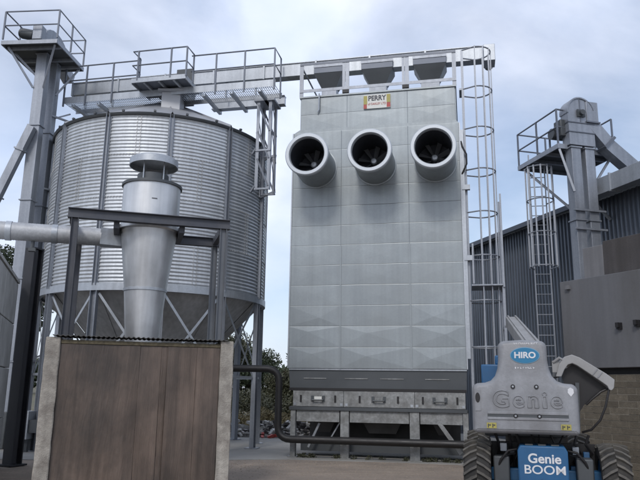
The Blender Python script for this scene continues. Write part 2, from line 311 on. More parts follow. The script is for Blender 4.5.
# sign
sg = MB(); sg.box(1.80, 2.50, 0.075, 0.095, 8.68, 9.06); sgn = sg.build('sign', 'beige', dry)
for (x0, x1, z0, z1, m_) in ((1.80, 1.90, 8.80, 9.04, 'yellow'), (2.40, 2.50, 8.82, 9.05, 'yellow'), (1.80, 1.89, 8.68, 8.80, 'red'), (2.40, 2.50, 8.69, 8.82, 'red')):
    s_ = MB(); s_.box(x0+0.003, x1-0.003, 0.070, 0.077, z0+0.003, z1-0.003); s_.build('corner_patch', m_, sgn)
text('PERRY', 0.19, 'ink', sgn, (2.15, 0.072, 8.955), FACE, 0.003, bold=0.005, sx=0.86)
text('of OAKLEY LTD', 0.085, 'red', sgn, (2.15, 0.072, 8.80), FACE, 0.003, sx=0.80)
# dark skirt, doors, base frame
c = MB(); c.prism([(-0.03, 2.055), (4.2, 2.055), (4.18, 1.60), (0.0, 1.60)], 0.05, 0.12); sk = c.build('skirt', 'skirt', dry)
c = MB(); c.box(-0.03, 4.2, 0.02, 0.05, 2.02, 2.06); c.build('skirt_lip', 'galv', sk)
for (a, b_) in ((0.35, 0.9), (1.35, 1.9), (2.2, 2.75), (3.25, 3.8)):
    c = MB(); c.box(a, b_, 0.036, 0.05, 1.815, 1.835); c.build('slot_trim', 'door', sk)
c = MB(); c.box(0.0, 4.18, 0.0, 0.14, 1.535, 1.60); c.build('black_seal', 'black', dry)
for k, (a, b_) in enumerate(((0.10, 1.33), (1.335, 3.0), (3.005, 4.15))):
    c = MB(); c.box(a, b_, 0.0, 0.10, 1.165, 1.53); dr = c.build('inspection_door', 'door', dry, bevel=0.008)
    w_ = b_-a; cx = (a+b_)/2
    h_ = MB(); h_.tube([(cx-0.13, -0.002, 1.32), (cx-0.13, -0.07, 1.32), (cx+0.13, -0.07, 1.32), (cx+0.13, -0.002, 1.32)], 0.016, 8)
    h_.box(cx-0.17, cx-0.10, -0.012, -0.003, 1.28, 1.42); h_.box(cx+0.10, cx+0.17, -0.012, -0.003, 1.28, 1.42); h_.build('handle', 'skirt', dr)
    h_ = MB(); h_.box(cx-0.09, cx+0.09, -0.010, -0.003, 1.325, 1.40); h_.build('data_plate', 'beige' if k == 0 else 'door', dr)
    for sx in (0.23 if k == 1 else 0.16, 0.77 if k == 1 else 0.84):
        h_ = MB(); h_.box(a+w_*sx-0.022, a+w_*sx+0.022, -0.02, -0.003, 1.27, 1.43); h_.build('latch', 'black', dr)
    for sx in (0.04, 0.96):
        h_ = MB(); h_.box(a+w_*sx-0.03, a+w_*sx+0.03, -0.008, -0.003, 1.19, 1.25); h_.build('hinge', 'galv', dr)
c = MB(); c.box(0.02, 4.18, -0.03, 0.12, 1.085, 1.16); c.build('base_beam', 'skirt', dry)
for (a, b_) in ((0.19, 1.23), (1.48, 2.86), (3.12, 4.07)):
    c = MB(); c.box(a, b_, 0.03, 0.05, 0.82, 1.08); c.build('apron_plate', 'door', dry)
for (a, b_) in ((0.05, 0.17), (1.26, 1.46), (2.88, 3.10), (4.08, 4.20)):
    for yy in (0.0, DEP-0.15):
        c = MB(); c.box(a, b_, yy, yy+0.03, 0.02, 1.08); c.box(a, a+0.02, yy+0.03, yy+0.14, 0.02, 1.08); c.box(b_-0.02, b_, yy+0.03, yy+0.14, 0.02, 1.08); c.box(a-0.05, b_+0.05, yy-0.05, yy+0.17, 0, 0.02); c.build('leg', 'door', dry)
c = MB(); c.box(0.25, 4.0, 1.2, 1.25, 0.12, 1.6); c.build('void_shade_sheet', 'void', dry)  # dark sheet put in as the shade of the open base
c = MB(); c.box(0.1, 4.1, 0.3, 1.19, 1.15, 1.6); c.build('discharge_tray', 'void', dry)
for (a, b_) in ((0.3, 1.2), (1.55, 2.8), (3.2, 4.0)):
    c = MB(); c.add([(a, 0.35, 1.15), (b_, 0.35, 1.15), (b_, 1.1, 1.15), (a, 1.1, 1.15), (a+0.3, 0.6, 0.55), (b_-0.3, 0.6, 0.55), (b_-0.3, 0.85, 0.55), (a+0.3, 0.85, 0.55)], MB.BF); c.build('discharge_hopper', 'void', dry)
c = MB(); c.box(0.2, 4.1, 0.45, 0.95, 0.12, 0.42); c.build('discharge_conveyor', 'skirt', dry)
c = MB(); c.bar((0.45, 0.2, 0.22), (0.72, 0.2, 0.78), 0.07, 0.05); c.bar((0.9, 0.25, 0.3), (1.2, 0.25, 0.8), 0.03); c.build('brace', 'galv', dry)
c = MB(); c.bar((3.55, -0.01, 0.85), (4.02, -0.01, 0.2), 0.09, 0.04, (0, 1, 0)); c.build('brace', 'door', dry)
# roof rail
for u in (0.12, 1.36, 2.93, 4.13):
    c = MB(); c.box(u-0.05, u+0.05, 0.10, 0.13, 9.16, 10.12)
    if u in (1.36, 2.93): c.box(u-0.13, u-0.06, 0.10, 0.13, 9.16, 10.1)
    c.build('rail_post', 'galv2', dry)
    if 1 < u < 3:
        c = MB(); c.box(u-0.12, u+0.05, 0.06, 0.11, 9.18, 9.27); c.build('post_foot', 'black', dry)
c = MB(); c.box(0.08, 4.18, 0.085, 0.10, 10.06, 10.12); c.build('top_rail', 'rail', dry)
c = MB(); c.box(0.08, 4.18, 0.085, 0.10, 9.28, 9.36); c.build('lower_rail', 'galv2', dry)
for yy in (0.1, DEP-0.15):
    for u in (0.1, 4.14):
        c = MB(); c.box(u-0.02, u+0.02, yy+0.035, yy+0.075, 9.16, 10.08); c.build('rail_post', 'galv2', dry)
c = MB(); c.box(4.13, 4.16, 0.13, DEP-0.1, 10.04, 10.08); c.box(0.09, 0.12, 0.13, DEP-0.1, 10.04, 10.08); c.box(0.1, 4.14, DEP-0.10, DEP-0.07, 10.04, 10.08); c.build('side_rail', 'galv2', dry)
# inlet hoppers
for (a, b_) in ((0.22, 1.04), (1.58, 2.46), (3.02, 3.92)):
    c = MB(); c.box(a, b_, 1.10, 1.70, 10.33, 10.62); hp = c.build('inlet_hopper', 'rail', dry, bevel=0.006)
    c = MB(); c.box(a-0.01, b_+0.01, 1.085, 1.099, 10.50, 10.62); c.build('hopper_rim', 'galv2', hp)
    c = MB(); c.add([(a+0.2, 1.25, 9.165), (b_-0.2, 1.25, 9.165), (b_-0.2, 1.6, 9.165), (a+0.2, 1.6, 9.165), (a+0.2, 1.25, 9.92), (b_-0.2, 1.25, 9.92), (b_-0.2, 1.6, 9.92), (a+0.2, 1.6, 9.92)], MB.BF); c.build('spout', 'galv2', hp)
    c = MB(); c.add([(a+0.2, 1.25, 9.92), (b_-0.2, 1.25, 9.92), (b_-0.2, 1.6, 9.92), (a+0.2, 1.6, 9.92), (a, 1.10, 10.325), (b_, 1.10, 10.325), (b_, 1.70, 10.325), (a, 1.70, 10.325)], MB.BF); c.build('cone', 'skirt', hp)
# conduit loop on right
c = MB(); c.tube([(4.24, 0.0, 7.6), (4.27, -0.02, 7.45), (4.36, -0.02, 7.25), (4.36, -0.02, 7.0), (4.27, -0.02, 6.8), (4.24, 0.0, 6.75)], 0.022, 8); c.build('cable_loop', 'black', dry)
c = MB(); c.box(4.23, 4.30, -0.01, 0.05, 2.3, 7.9); c.build('cable_tray', 'galv', dry)
for z in (6.35, 4.6): 
    c = MB(); c.box(4.23, 4.42, -0.03, 0.08, z, z+0.12); c.build('junction_box', 'galv', dry)

# ------------------------------------------------------------------ ladder of the dryer
def ladder(name, label, mtx, zb, zt, cage_z0, cage_z1, nh, width=0.42, deep=0.72, rest=None):
    t = thing(name, label, 'ladder'); t.matrix_world = mtx
    for s in (-1, 1):
        c = MB(); c.box(s*width/2-0.015, s*width/2+0.015, -0.03, 0.03, zb, zt+0.35); c.build('stile', 'galv2', t)
    me = None; z = zb+0.28
    while z < zt:
        if me is None:
            c = MB(); c.tube([(-width/2, 0, 0), (width/2, 0, 0)], 0.012, 6); me = c.mesh('rung'); me.materials.append(G['galv2'])
        put(me, 'rung', 'galv2', t, 0, (0, 0, z)); z += 0.28
    hoop = [(-width/2, 0)]+[(math.cos(a)*width*0.86, -0.32-math.sin(a)*0.40) for a in np.linspace(math.pi+0.0, math.pi*0.0, 13)]+[(width/2, 0)]
    c = MB(); c.tube([(x, y, 0) for x, y in hoop], 0.018, 6); me = c.mesh('cage_hoop'); me.materials.append(G['galv2'])
    for z in np.linspace(cage_z0, cage_z1, nh): put(me, 'cage_hoop', 'galv2', t, 0, (0, 0, z))
    for a in np.linspace(math.pi, 0, 7):
        x, y = math.cos(a)*width*0.86, -0.32-math.sin(a)*0.40
        c = MB(); c.box(x-0.02, x+0.02, y-0.012, y+0.012, cage_z0-0.03, cage_z1+0.03); c.build('cage_bar', 'galv2', t)
    return t
# faces +u from the dryer's right side
LM = DM @ Matrix.Translation((4.33, 0.32, 0)) @ Matrix.Rotation(R_(90), 4, 'Z')
lad = ladder('caged_ladder', 'tall galvanised caged ladder up the right side of the grain dryer', LM, 0.0, 9.75, 1.5, 10.1, 9)
for z, nm in ((3.98, 'rest_platform'),):
    c = MB(); c.box(-0.42, 0.42, -0.80, -0.76, z-0.04, z+0.06); c.box(-0.42, 0.42, -0.755, -0.05, z, z+0.03); c.build(nm, 'galv2', lad)
for x in (-0.34, 0.38):
    for y in (-0.78, -0.1):
        c = MB(); c.box(x-0.02, x+0.02, y-0.02, y+0.02, 4.04, 5.0 if y > -0.5 else 6.2); c.build('platform_post', 'galv2', lad)
for x in (-0.34, 0.38):
    c = MB(); c.box(x-0.03, x+0.03, -0.80, -0.74, 0.0, 3.97); c.build('support_post', 'galv2', lad)
for z in (1.2, 2.1, 3.0):
    c = MB(); c.box(-0.37, 0.41, -0.79, -0.75, z, z+0.05); c.build('tie_bar', 'galv2', lad)
for z in (0.6, 2.4, 5.6, 7.4, 9.0):
    c = MB(); c.box(-0.24, 0.24, 0.03, 0.09, z, z+0.05); c.build('wall_bracket', 'galv2', lad)

# ------------------------------------------------------------------ black pipe
pts = []
def arc3(p0, corner, p1, r, n=7):
    p0, c_, p1 = Vector(p0), Vector(corner), Vector(p1); a = c_+(p0-c_).normalized()*r; b = c_+(p1-c_).normalized()*r
    return [(1-t)**2*a+2*t*(1-t)*c_+t*t*b for t in np.linspace(0, 1, n)]
pA = Vector((-2.75, 16.28, 2.03)); pB = Vector((-0.93, 16.28, 2.03)); pC = Vector((-0.93, 16.28, 0.42)); pD = dw(4.3, 0.26, 0.42)
pC = Vector((-0.93, dw(-0.3, 0.26, 0).y, 0.42)); pB.y = pC.y; pA.y = pC.y
pp = MB(); pp.tube([pA]+arc3(pA, pB, pC, 0.32)+arc3(pB, pC, pD, 0.32)+[pD], 0.085, 14)
pipe = pp.build('black_pipe', 'blackpipe'); tag(pipe, 'thick black pipe bending down and running along the dryer base', 'pipe')
pp = MB(); k1 = pA+(pB-pA)*0.22; pp.tube([k1-Vector((0.04, 0, 0)), k1+Vector((0.04, 0, 0))], 0.10, 14); pp.build('coupling', 'skirt', pipe)
for u in (1.36, 2.99):
    pp = MB(); pp.bar(dw(u, 0.01, 0.42), dw(u, 0.20, 0.42), 0.06, 0.12); pp.build('pipe_clamp', 'skirt', pipe)

# ------------------------------------------------------------------ silo
SC = Vector((-4.752, 19.306, 0)); SR = 3.12; SZ0, SZ1 = 3.99, 8.49
silo = thing('grain_silo', 'round corrugated galvanised grain silo on legs with a hopper bottom', 'silo', SC)
RH = (SZ1-SZ0)/4; NC = 12
def sheet_mesh():
    vs = []; fs = []; ns = 22; nz = NC*6; A = R_(60.5)
    for j in range(nz+1):
        z = RH*j/nz; r = SR+0.014*math.sin(2*math.pi*j/6)
        for i in range(ns+1):
            a = -A/2+A*i/ns; rr = r+(0.004 if i > 0 else 0.0); vs.append((rr*math.cos(a), rr*math.sin(a), z))
    for j in range(nz):
        for i in range(ns): fs.append((j*(ns+1)+i, j*(ns+1)+i+1, (j+1)*(ns+1)+i+1, (j+1)*(ns+1)+i))
    m_ = MB(); m_.add(vs, fs); return m_.mesh('wall_sheet', ang=60)
sm = sheet_mesh(); sm.materials.append(G['silo'])
camdir = math.atan2(-SC.y, -SC.x)          # direction to the viewpoint
PH = camdir+R_(2.0)                        # one stiffener here
for ring in range(4):
    for k in range(6):
        put(sm, 'wall_sheet', 'silo', silo, 0, (0, 0, SZ0+ring*RH), (0, 0, PH+R_(15+30)+R_(60*k+30*(ring % 2))))
st = MB(); x0 = SR+0.012
st.box(x0, x0+0.012, -0.075, 0.075, 0, RH-0.006)
for s in (-1, 1): st.box(x0, x0+0.075, s*0.045-0.006, s*0.045+0.006, 0, RH-0.006)
for zz in np.arange(0.1, RH, 0.2):
    for s in (-1, 1): st.box(x0+0.012, x0+0.022, s*0.062-0.009, s*0.062+0.009, zz, zz+0.02)
stm = st.mesh('stiffener'); stm.materials.append(G['galv2'])
for k in range(12):
    for ring in range(4):
        put(stm, 'stiffener', 'galv', silo, 0, (0, 0, SZ0+ring*RH), (0, 0, PH+R_(30*k)))
bo = MB()
for ring in range(4):
    for k in range(12):
        if (k+ring) % 2: continue
        a = PH+R_(30*k+15); ca, sa = math.cos(a), math.sin(a)
        for i in range(NC*2):
            for t_ in (-0.05, 0.05):
                z = SZ0+ring*RH+RH*(i+0.5)/(NC*2); x, y = (SR+0.012)*ca-t_*sa, (SR+0.012)*sa+t_*ca
                bo.bar((x, y, z), (x+0.014*ca, y+0.014*sa, z), 0.022)
    if ring:
        for i in range(240):
            a = 2*math.pi*i/240; ca, sa = math.cos(a), math.sin(a); r = SR+0.016; z = SZ0+ring*RH
            bo.bar((r*ca, r*sa, z), ((r+0.012)*ca, (r+0.012)*sa, z), 0.02)
b_ = bo.build('bolts', 'hop', silo, smooth=False); b_['kind'] = 'stuff'
c = MB(); c.lathe([(SR-0.05, 3.86), (SR+0.06, 3.86), (SR+0.06, 4.04), (SR+0.02, 4.05)], 96); c.build('ring_beam', 'galv', silo)
c = MB(); c.lathe([(SR+0.0, 8.44), (SR+0.06, 8.43), (SR+0.085, 8.475), (SR+0.06, 8.51), (SR-0.1, 8.56)], 96); c.build('eave_ring', 'skirt', silo)
# legs and braces
lg = MB(); lg.box(3.06, 3.08, -0.09, 0.09, 0.02, 3.86); lg.box(3.08, 3.18, -0.09, -0.075, 0.02, 3.86); lg.box(3.08, 3.18, 0.075, 0.09, 0.02, 3.86); lg.box(2.95, 3.28, -0.16, 0.16, 0, 0.02)
lgm = lg.mesh('leg'); lgm.materials.append(G['galv2'])
gs = MB(); gs.prism([(2.96, 3.86), (3.20, 3.86), (3.17, 3.4), (3.10, 3.35)], -0.01, 0.01)
gsm = gs.mesh('gusset'); gsm.materials.append(G['galv'])
for k in range(12):
    put(lgm, 'leg', 'galv', silo, 0, None, (0, 0, PH+R_(30*k)))
    a0, a1 = PH+R_(30*k), PH+R_(30*k+30)
    p0 = Vector((3.1*math.cos(a0), 3.1*math.sin(a0), 0)); p1 = Vector((3.1*math.cos(a1), 3.1*math.sin(a1), 0)); tn = (p1-p0).normalized()*0.1
    for (p, q, o) in ((p0+tn, p1-tn, 0), (p1-tn, p0+tn, 0.012)):
        c = MB(); n_ = Vector((p0.x+p1.x, p0.y+p1.y, 0)).normalized()*o
        c.bar(p+n_+Vector((0, 0, 1.9)), q+n_+Vector((0, 0, 3.8)), 0.06, 0.01, n_ if o else Vector((p0.x+p1.x, p0.y+p1.y, 0)).normalized()); c.build('brace', 'galv', silo)
    c = MB(); c.bar(p0+tn+Vector((0, 0, 1.85)), p1-tn+Vector((0, 0, 1.85)), 0.06, 0.06); c.build('tie', 'galv', silo)
# hopper
for tier, (r0_, z0_, r1_, z1_) in enumerate(((3.04, 3.93, 1.75, 2.60), (1.75, 2.60, 0.35, 1.16))):
    hm = MB(); hm.lathe([(r0_, z0_), (r1_, z1_)], 8, None, R_(-14.6), R_(14.6)); hm.lathe([(r0_+0.02, z0_), (r1_+0.02, z1_)], 1, None, R_(14.3), R_(15.5))
    me = hm.mesh('hopper_panel'); me.materials.append(G['hop'])
    for k in range(12): put(me, 'hopper_panel', 'hop', silo, 0, None, (0, 0, PH+R_(30*k+15+15*tier)))
c = MB(); c.lathe([(0.34, 1.18), (0.34, 0.85), (0.25, 0.85)], 24); c.build('outlet', 'galv', silo)
# roof
rm = MB(); rm.lathe([(SR+0.08, 8.50), (0.36, 10.0)], 6, None, R_(-15), R_(15))
rm.add([((SR+0.08)*math.cos(a)*1.0, (SR+0.08)*math.sin(a), 8.50+h) for a, h in ((R_(14.4), 0.0), (R_(15), 0.06), (R_(15.6), 0.0))]+[(0.36*math.cos(a), 0.36*math.sin(a), 10.0+h) for a, h in ((R_(11), 0), (R_(15), 0.05), (R_(19), 0))], [(0, 1, 4, 3), (1, 2, 5, 4)])
me = rm.mesh('roof_panel'); me.materials.append(G['roof'])
for k in range(12): put(me, 'roof_panel', 'roof', silo, 0, None, (0, 0, PH+R_(30*k+15)))
c = MB(); c.lathe([(0.40, 9.96), (0.40, 10.06), (0.0, 10.10)], 24); c.build('roof_cap', 'roof', silo)
for k in range(24):
    a = PH+R_(15*k+7); c = MB(); c.box(-0.03, 0.03, -0.03, 0.03, 0, 0.05); c.build('eave_clip', 'skirt', silo, 0, False, 35, ((SR+0.03)*math.cos(a), (SR+0.03)*math.sin(a), 8.53), (0, 0, a))
hx, hy = 0.45, -1.35
c = MB(); c.box(hx-0.27, hx+0.27, hy-0.27, hy+0.27, 9.15, 9.79); hb = c.build('roof_hatch', 'roof', silo, bevel=0.01)
c = MB(); c.box(hx-0.36, hx+0.36, hy-0.36, hy+0.36, 9.79, 9.85); c.build('hatch_lid', 'roof', hb)

# unloading conveyor under the silo
uc = thing('unloading_conveyor', 'low dark trough conveyor behind the left concrete pillar under the silo', 'conveyor', (0, 0, 0))
c = MB(); c.box(-7.1, -4.4, 16.65, 17.05, 0.45, 0.75); c.build('trough', 'skirt', uc)
for x in (-7.0, -5.8, -4.6):
    c = MB(); c.box(x-0.04, x+0.04, 16.7, 16.78, 0, 0.45); c.box(x-0.04, x+0.04, 16.92, 17.0, 0, 0.45); c.build('leg', 'skirt', uc)
c = MB(); c.box(-7.35, -6.95, 16.6, 17.1, 0.3, 0.95); c.build('inlet_box', 'galv', uc)

# ------------------------------------------------------------------ top conveyor, walkway, tower (in the dryer's axes)
cv = thing('top_conveyor', 'long galvanised box conveyor bridging from the silo to the dryer top', 'conveyor', DL, DY)
U0, U1 = -7.5, 4.9; secs = np.linspace(U0, U1, 9)
for i in range(8):
    c = MB(); c.box(secs[i]+0.01, secs[i+1]-0.01, 1.2, 1.5, 10.36, 10.74); c.build('trough_section', 'galv', cv, bevel=0.005)
    c = MB(); c.box(secs[i]-0.02, secs[i]+0.03, 1.16, 1.54, 10.33, 10.78); c.build('flange', 'galv', cv)
    c = MB(); c.box(secs[i]+0.03, secs[i+1]-0.02, 1.17, 1.53, 10.742, 10.765); c.build('lid', 'galv', cv)
c = MB(); c.box(4.92, 5.22, 1.12, 1.58, 10.28, 10.76); c.build('end_box', 'galv', cv, bevel=0.01)
c = MB(); c.tube([(5.07, 1.6, 10.5), (5.07, 1.95, 10.5)], 0.12, 14); c.build('motor', 'skirt', cv)
c = MB(); c.box(-4.0, -3.5, 1.12, 1.2, 10.4, 10.85); c.build('inspection_box', 'skirt', cv)
c = MB(); c.add([(-3.95, 1.22, 9.80), (-3.55, 1.22, 9.80), (-3.55, 1.48, 9.80), (-3.95, 1.48, 9.80), (-4.0, 1.2, 10.355), (-3.5, 1.2, 10.355), (-3.5, 1.5, 10.355), (-4.0, 1.5, 10.355)], MB.BF); c.build('outlet_spout', 'skirt', cv)
for (a, b_) in ((-7.3, -6.0), (-3.0, -0.75)):
    c = MB(); c.box(a, b_, 1.56, 1.66, 9.68, 9.93); c.box(a, b_, 1.50, 1.72, 9.93, 9.945); c.box(a, b_, 1.50, 1.72, 9.665, 9.68); c.build('support_girder', 'galv', cv)
for u in [x for x in np.arange(-7.1, -0.7, 0.92) if not -5.6 < x < -3.1]:
    c = MB(); c.box(u-0.02, u+0.02, 1.3, 1.40, 9.95, 10.35); c.build('hanger', 'galv', cv)

wk = thing('walkway', 'galvanised access walkway with handrails in front of the top conveyor', 'walkway', DL, DY)
for u in [x for x in np.arange(-6.9, -0.9, 0.82) if not -5.4 < x < -3.2]:
    c = MB(); c.box(u-0.045, u+0.045, 0.4, 1.75, 9.58, 9.595); c.box(u-0.045, u-0.035, 0.4, 1.75, 9.595, 9.66); c.box(u+0.035, u+0.045, 0.4, 1.75, 9.595, 9.66); c.build('outrigger', 'galv', wk)
c = MB()
for u in np.arange(-7.2, -0.72, 0.06): c.box(u, u+0.005, 0.42, 1.05, 9.725, 9.75)
for y in (0.5, 0.66, 0.82, 0.98): c.box(-7.2, -0.72, y, y+0.006, 9.715, 9.724)
fg = c.build('floor_grating', 'galv', wk, smooth=False)
c = MB(); c.box(-7.22, -0.70, 0.395, 0.41, 9.70, 9.90); c.build('kick_plate', 'galv', wk)
c = MB(); c.box(-7.22, -0.70, 1.06, 1.075, 9.66, 9.80); c.build('kick_plate', 'galv', wk)
def rail(pts, zs, parent, posts, zb, r=0.021):
    for z in zs:
        c = MB(); c.tube([(x, y, z) for x, y in pts], r, 7); c.build('handrail', 'rail', parent)
    for (x, y) in posts:
        c = MB(); c.box(x-0.02, x+0.02, y-0.02, y+0.02, zb, max(zs)); c.build('post', 'rail', parent)
rail([(-7.2, 0.37), (-4.78, 0.37)], (10.85, 10.40), wk, [(-7.2, 0.37), (-6.5, 0.37), (-5.65, 0.37)], 9.6)
rail([(-3.2, 0.37), (-0.73, 0.37), (-0.73, 1.0)], (10.83, 10.35), wk, [(-2.45, 0.37), (-1.6, 0.37), (-0.73, 0.37), (-0.73, 1.0)], 9.6)
# landing
c = MB(); c.box(-4.75, -3.15, -0.10, 1.05, 9.955, 9.985); lp = c.build('landing_floor', 'rail', wk)
c = MB(); c.box(-4.77, -3.13, -0.13, -0.10, 9.90, 10.03); c.build('kick_plate', 'galv', wk)
for u in (-4.78, -3.145):
    c = MB(); c.box(u, u+0.025, -0.10, 1.05, 9.88, 10.0); c.build('landing_edge', 'galv', wk)
for u in (-4.4, -3.95, -3.5):
    c = MB(); c.box(u-0.03, u+0.03, -0.08, 1.05, 9.88, 9.95); c.build('landing_joist', 'galv', wk)
rail([(-4.77, 0.3), (-4.77, -0.12), (-3.13, -0.12), (-3.13, 0.36)], (10.86, 10.43), wk, [(-4.6, -0.12), (-3.6, -0.12), (-3.13, -0.12), (-3.13, 0.36), (-4.77, 0.3)], 9.97)

tw = thing('support_bracket', 'galvanised lattice bracket on the silo side carrying the walkway end', 'bracket', DL, DY)
tu = (-1.42, -0.98); ty = (1.05, 1.62); ZT = 9.58; ZB = 6.95
for u in tu:
    for y in ty:
        c = MB(); s1 = 1 if u == tu[0] else -1; s2 = 1 if y == ty[0] else -1
        c.box(min(u, u+s1*0.09), max(u, u+s1*0.09), min(y, y+s2*0.014), max(y, y+s2*0.014), ZB, ZT); c.box(min(u, u+s1*0.014), max(u, u+s1*0.014), min(y+s2*0.014, y+s2*0.09), max(y+s2*0.014, y+s2*0.09), ZB, ZT)
        c.build('column', 'galv2', tw)
nb = 3; zz = np.linspace(ZB+0.1, ZT-0.1, nb+1)
for i in range(nb):
    za, zb = zz[i], zz[i+1]
    for y in (ty[0]-0.012, ty[1]+0.012):
        c = MB(); c.bar((tu[1]-0.05, y, za), (tu[0]+0.05, y, zb), 0.05, 0.012, (0, 1, 0)); c.build('brace', 'rail', tw)
    for u in (tu[0]-0.012, tu[1]+0.012):
        c = MB(); c.bar((u, ty[0]+0.05, zb), (u, ty[1]-0.05, za), 0.05, 0.012, (1, 0, 0)); c.build('brace', 'rail', tw)
for z in (ZB+0.02, 8.1):
    for y in ty:
        c = MB(); c.bar((tu[0], y, z), (tu[1], y, z), 0.05); c.build('cross_tie', 'galv2', tw)
DI = DM.inverted()
for z in (7.05, 8.15):
    for (u, y) in ((tu[0], ty[0]), (tu[0], ty[1]), (tu[1], ty[1])):
        wp = DM @ Vector((u, y, z)); d_ = Vector((wp.x-SC.x, wp.y-SC.y, 0)).normalized()*(SR+0.03); tgt = DI @ Vector((SC.x+d_.x, SC.y+d_.y, z-0.15))
        c = MB(); c.bar((u, y, z), tgt, 0.06, 0.05); c.build('wall_arm', 'galv2', tw)
c = MB(); c.box(-1.50, -0.90, 1.0, 1.70, ZT, ZT+0.06); c.build('head_plate', 'galv2', tw)

# ------------------------------------------------------------------ left bucket elevator
EL = Vector((-8.02, 17.65, 0)); EY = R_(-5)
el = thing('bucket_elevator', 'tall bucket elevator with railed head platform left of the silo', 'elevator', EL, EY)
for yy in (0.0, 0.62):
    zs = np.linspace(0, 10.85, 6)
    for i in range(5):
        c = MB(); c.box(-0.15, 0.15, yy-0.13, yy+0.13, zs[i]+0.004, zs[i+1]-0.004); tr = c.build('trunk_section', 'galv2', el, bevel=0.006)
        c = MB(); c.box(-0.185, 0.185, yy-0.165, yy+0.165, zs[i+1]-0.03, zs[i+1]+0.0); c.build('flange', 'galv2', tr)
c = MB(); c.box(-0.24, 0.24, -0.3, 0.92, 0.0, 0.9); c.build('boot', 'skirt', el, bevel=0.02)
PX0, PX1, PY0, PY1, PZ = -0.86, 0.72, -0.72, 0.95, 10.88
c = MB(); c.box(PX0, PX1, PY0, PY1, PZ, PZ+0.03); c.build('platform_floor', 'skirt', el)
for a in ((PX0-0.02, PX1+0.02, PY0-0.03, PY0), (PX0-0.02, PX1+0.02, PY1, PY1+0.03), (PX0-0.03, PX0, PY0, PY1), (PX1, PX1+0.03, PY0, PY1)):
    c = MB(); c.box(*a, PZ-0.07, PZ+0.045); c.build('kick_plate', 'galv2', el)
for y in (-0.45, 0.3, 0.75):
    c = MB(); c.box(PX0, PX1, y-0.04, y+0.04, PZ-0.09, PZ-0.003); c.build('joist', 'galv2', el)
pr_ = [(PX0, PY0), (PX1, PY0), (PX1, PY1), (PX0, PY1), (PX0, PY0)]
rail(pr_, (PZ+0.95, PZ+0.52), el, [(PX0, PY0), (PX1, PY0), (PX1, PY1), (PX0, PY1), (PX1, 0.1), (PX0, 0.1), (-0.1, PY1)], PZ+0.1)
c = MB(); prof = [(-0.36, 0.0), (1.0, 0.0), (1.0, 0.35)]+[(0.32+0.68*math.cos(a), 0.35+0.42*math.sin(a)) for a in np.linspace(0.05, math.pi-0.05, 9)]+[(-0.36, 0.35)]
c.add([(-0.17, y, 10.92+z) for y, z in prof]+[(0.17, y, 10.92+z) for y, z in prof], [tuple(range(len(prof))), tuple(range(len(prof), 2*len(prof)))[::-1]]+[(i, (i+1) % len(prof), (i+1) % len(prof)+len(prof), i+len(prof)) for i in range(len(prof))]); c.build('head', 'galv2', el)
c = MB(); c.tube([(-0.1, -0.45, 11.22), (-0.45, -0.45, 11.30)], 0.15, 16); c.tube([(-0.45, -0.45, 11.30), (-0.52, -0.45, 11.315)], 0.12, 16); c.build('motor', 'skirt', el)
c = MB(); c.box(-0.08, 0.2, -0.62, -0.38, 11.02, 11.45); c.build('gearbox', 'galv2', el, bevel=0.02)
for (p, q) in (((PX0+0.1, PY0+0.15, PZ-0.05), (-0.15, -0.14, PZ-1.1)), ((PX0+0.1, PY0+0.5, PZ-0.05), (-0.15, 0.0, PZ-0.7)), ((PX1-0.1, PY0+0.1, PZ-0.05), (0.15, -0.14, PZ-1.1)), ((PX1-0.05, PY1-0.1, PZ-0.05), (0.15, 0.6, PZ-1.0))):
    c = MB(); c.bar(p, q, 0.05); c.build('strut', 'galv2', el)
c = MB(); c.bar((0.0, 0.98, 11.05), (0.02, 1.55, 10.82), 0.3, 0.3); c.build('head_spout', 'galv2', el)
# sloping spout that feeds the elevator (down left)
sp = MB(); sp.bar((0.02, -0.26, 8.55), (-1.95, -0.45, 3.0), 0.20, 0.20); s_ = sp.build('feed_spout', 'galv2', el)
d_ = (Vector((-1.95, -0.45, 3.0))-Vector((0.02, -0.26, 8.55)))
for t_ in (0.12, 0.36, 0.6, 0.84):
    p = Vector((0.02, -0.26, 8.55))+d_*t_; sp = MB(); sp.bar(p, p+d_.normalized()*0.04, 0.27, 0.27); sp.build('flange', 'galv2', s_)
# small lattice brackets linking elevator to silo
for z in (2.2, 4.6, 7.0, 9.2):
    c = MB(); c.bar((0.15, 0.5, z), (0.45, 1.0, z), 0.05); c.bar((0.15, 0.7, z), (0.45, 1.0, z+0.25), 0.04); c.build('tie_bracket', 'galv2', el)

# ------------------------------------------------------------------ shed with concrete pillars
SH = Vector((-4.17, 10.3, 0)); SY = R_(16)
sh = thing('dust_shed', 'low shed with two concrete pillars and weathered brown sheet front', 'shed', SH, SY)
def rough_block(x0, x1, y0, y1, z0, z1, name, m, parent):
    bm = bmesh.new(); bmesh.ops.create_cube(bm, size=1)
    for v in bm.verts: v.co = Vector(((x0+x1)/2+v.co.x*(x1-x0), (y0+y1)/2+v.co.y*(y1-y0), (z0+z1)/2+v.co.z*(z1-z0)))
    bmesh.ops.bisect_plane
    bmesh.ops.subdivide_edges(bm, edges=[e for e in bm.edges if abs(e.verts[0].co.z-e.verts[1].co.z) > 0.5], cuts=14, use_grid_fill=True)
    bmesh.ops.bevel(bm, geom=[e for e in bm.edges if len(e.link_faces) == 2 and e.calc_face_angle(0) > 1], offset=0.012, segments=1, affect='EDGES')
    for v in bm.verts: v.co += Vector((random.uniform(-1, 1), random.uniform(-1, 1), 0))*0.004
    me = bpy.data.meshes.new(name); bm.to_mesh(me); bm.free(); return put(me, name, m, parent)
rough_block(0, 0.216, 0, 0.9, 0, 2.31, 'pillar', 'conc', sh)
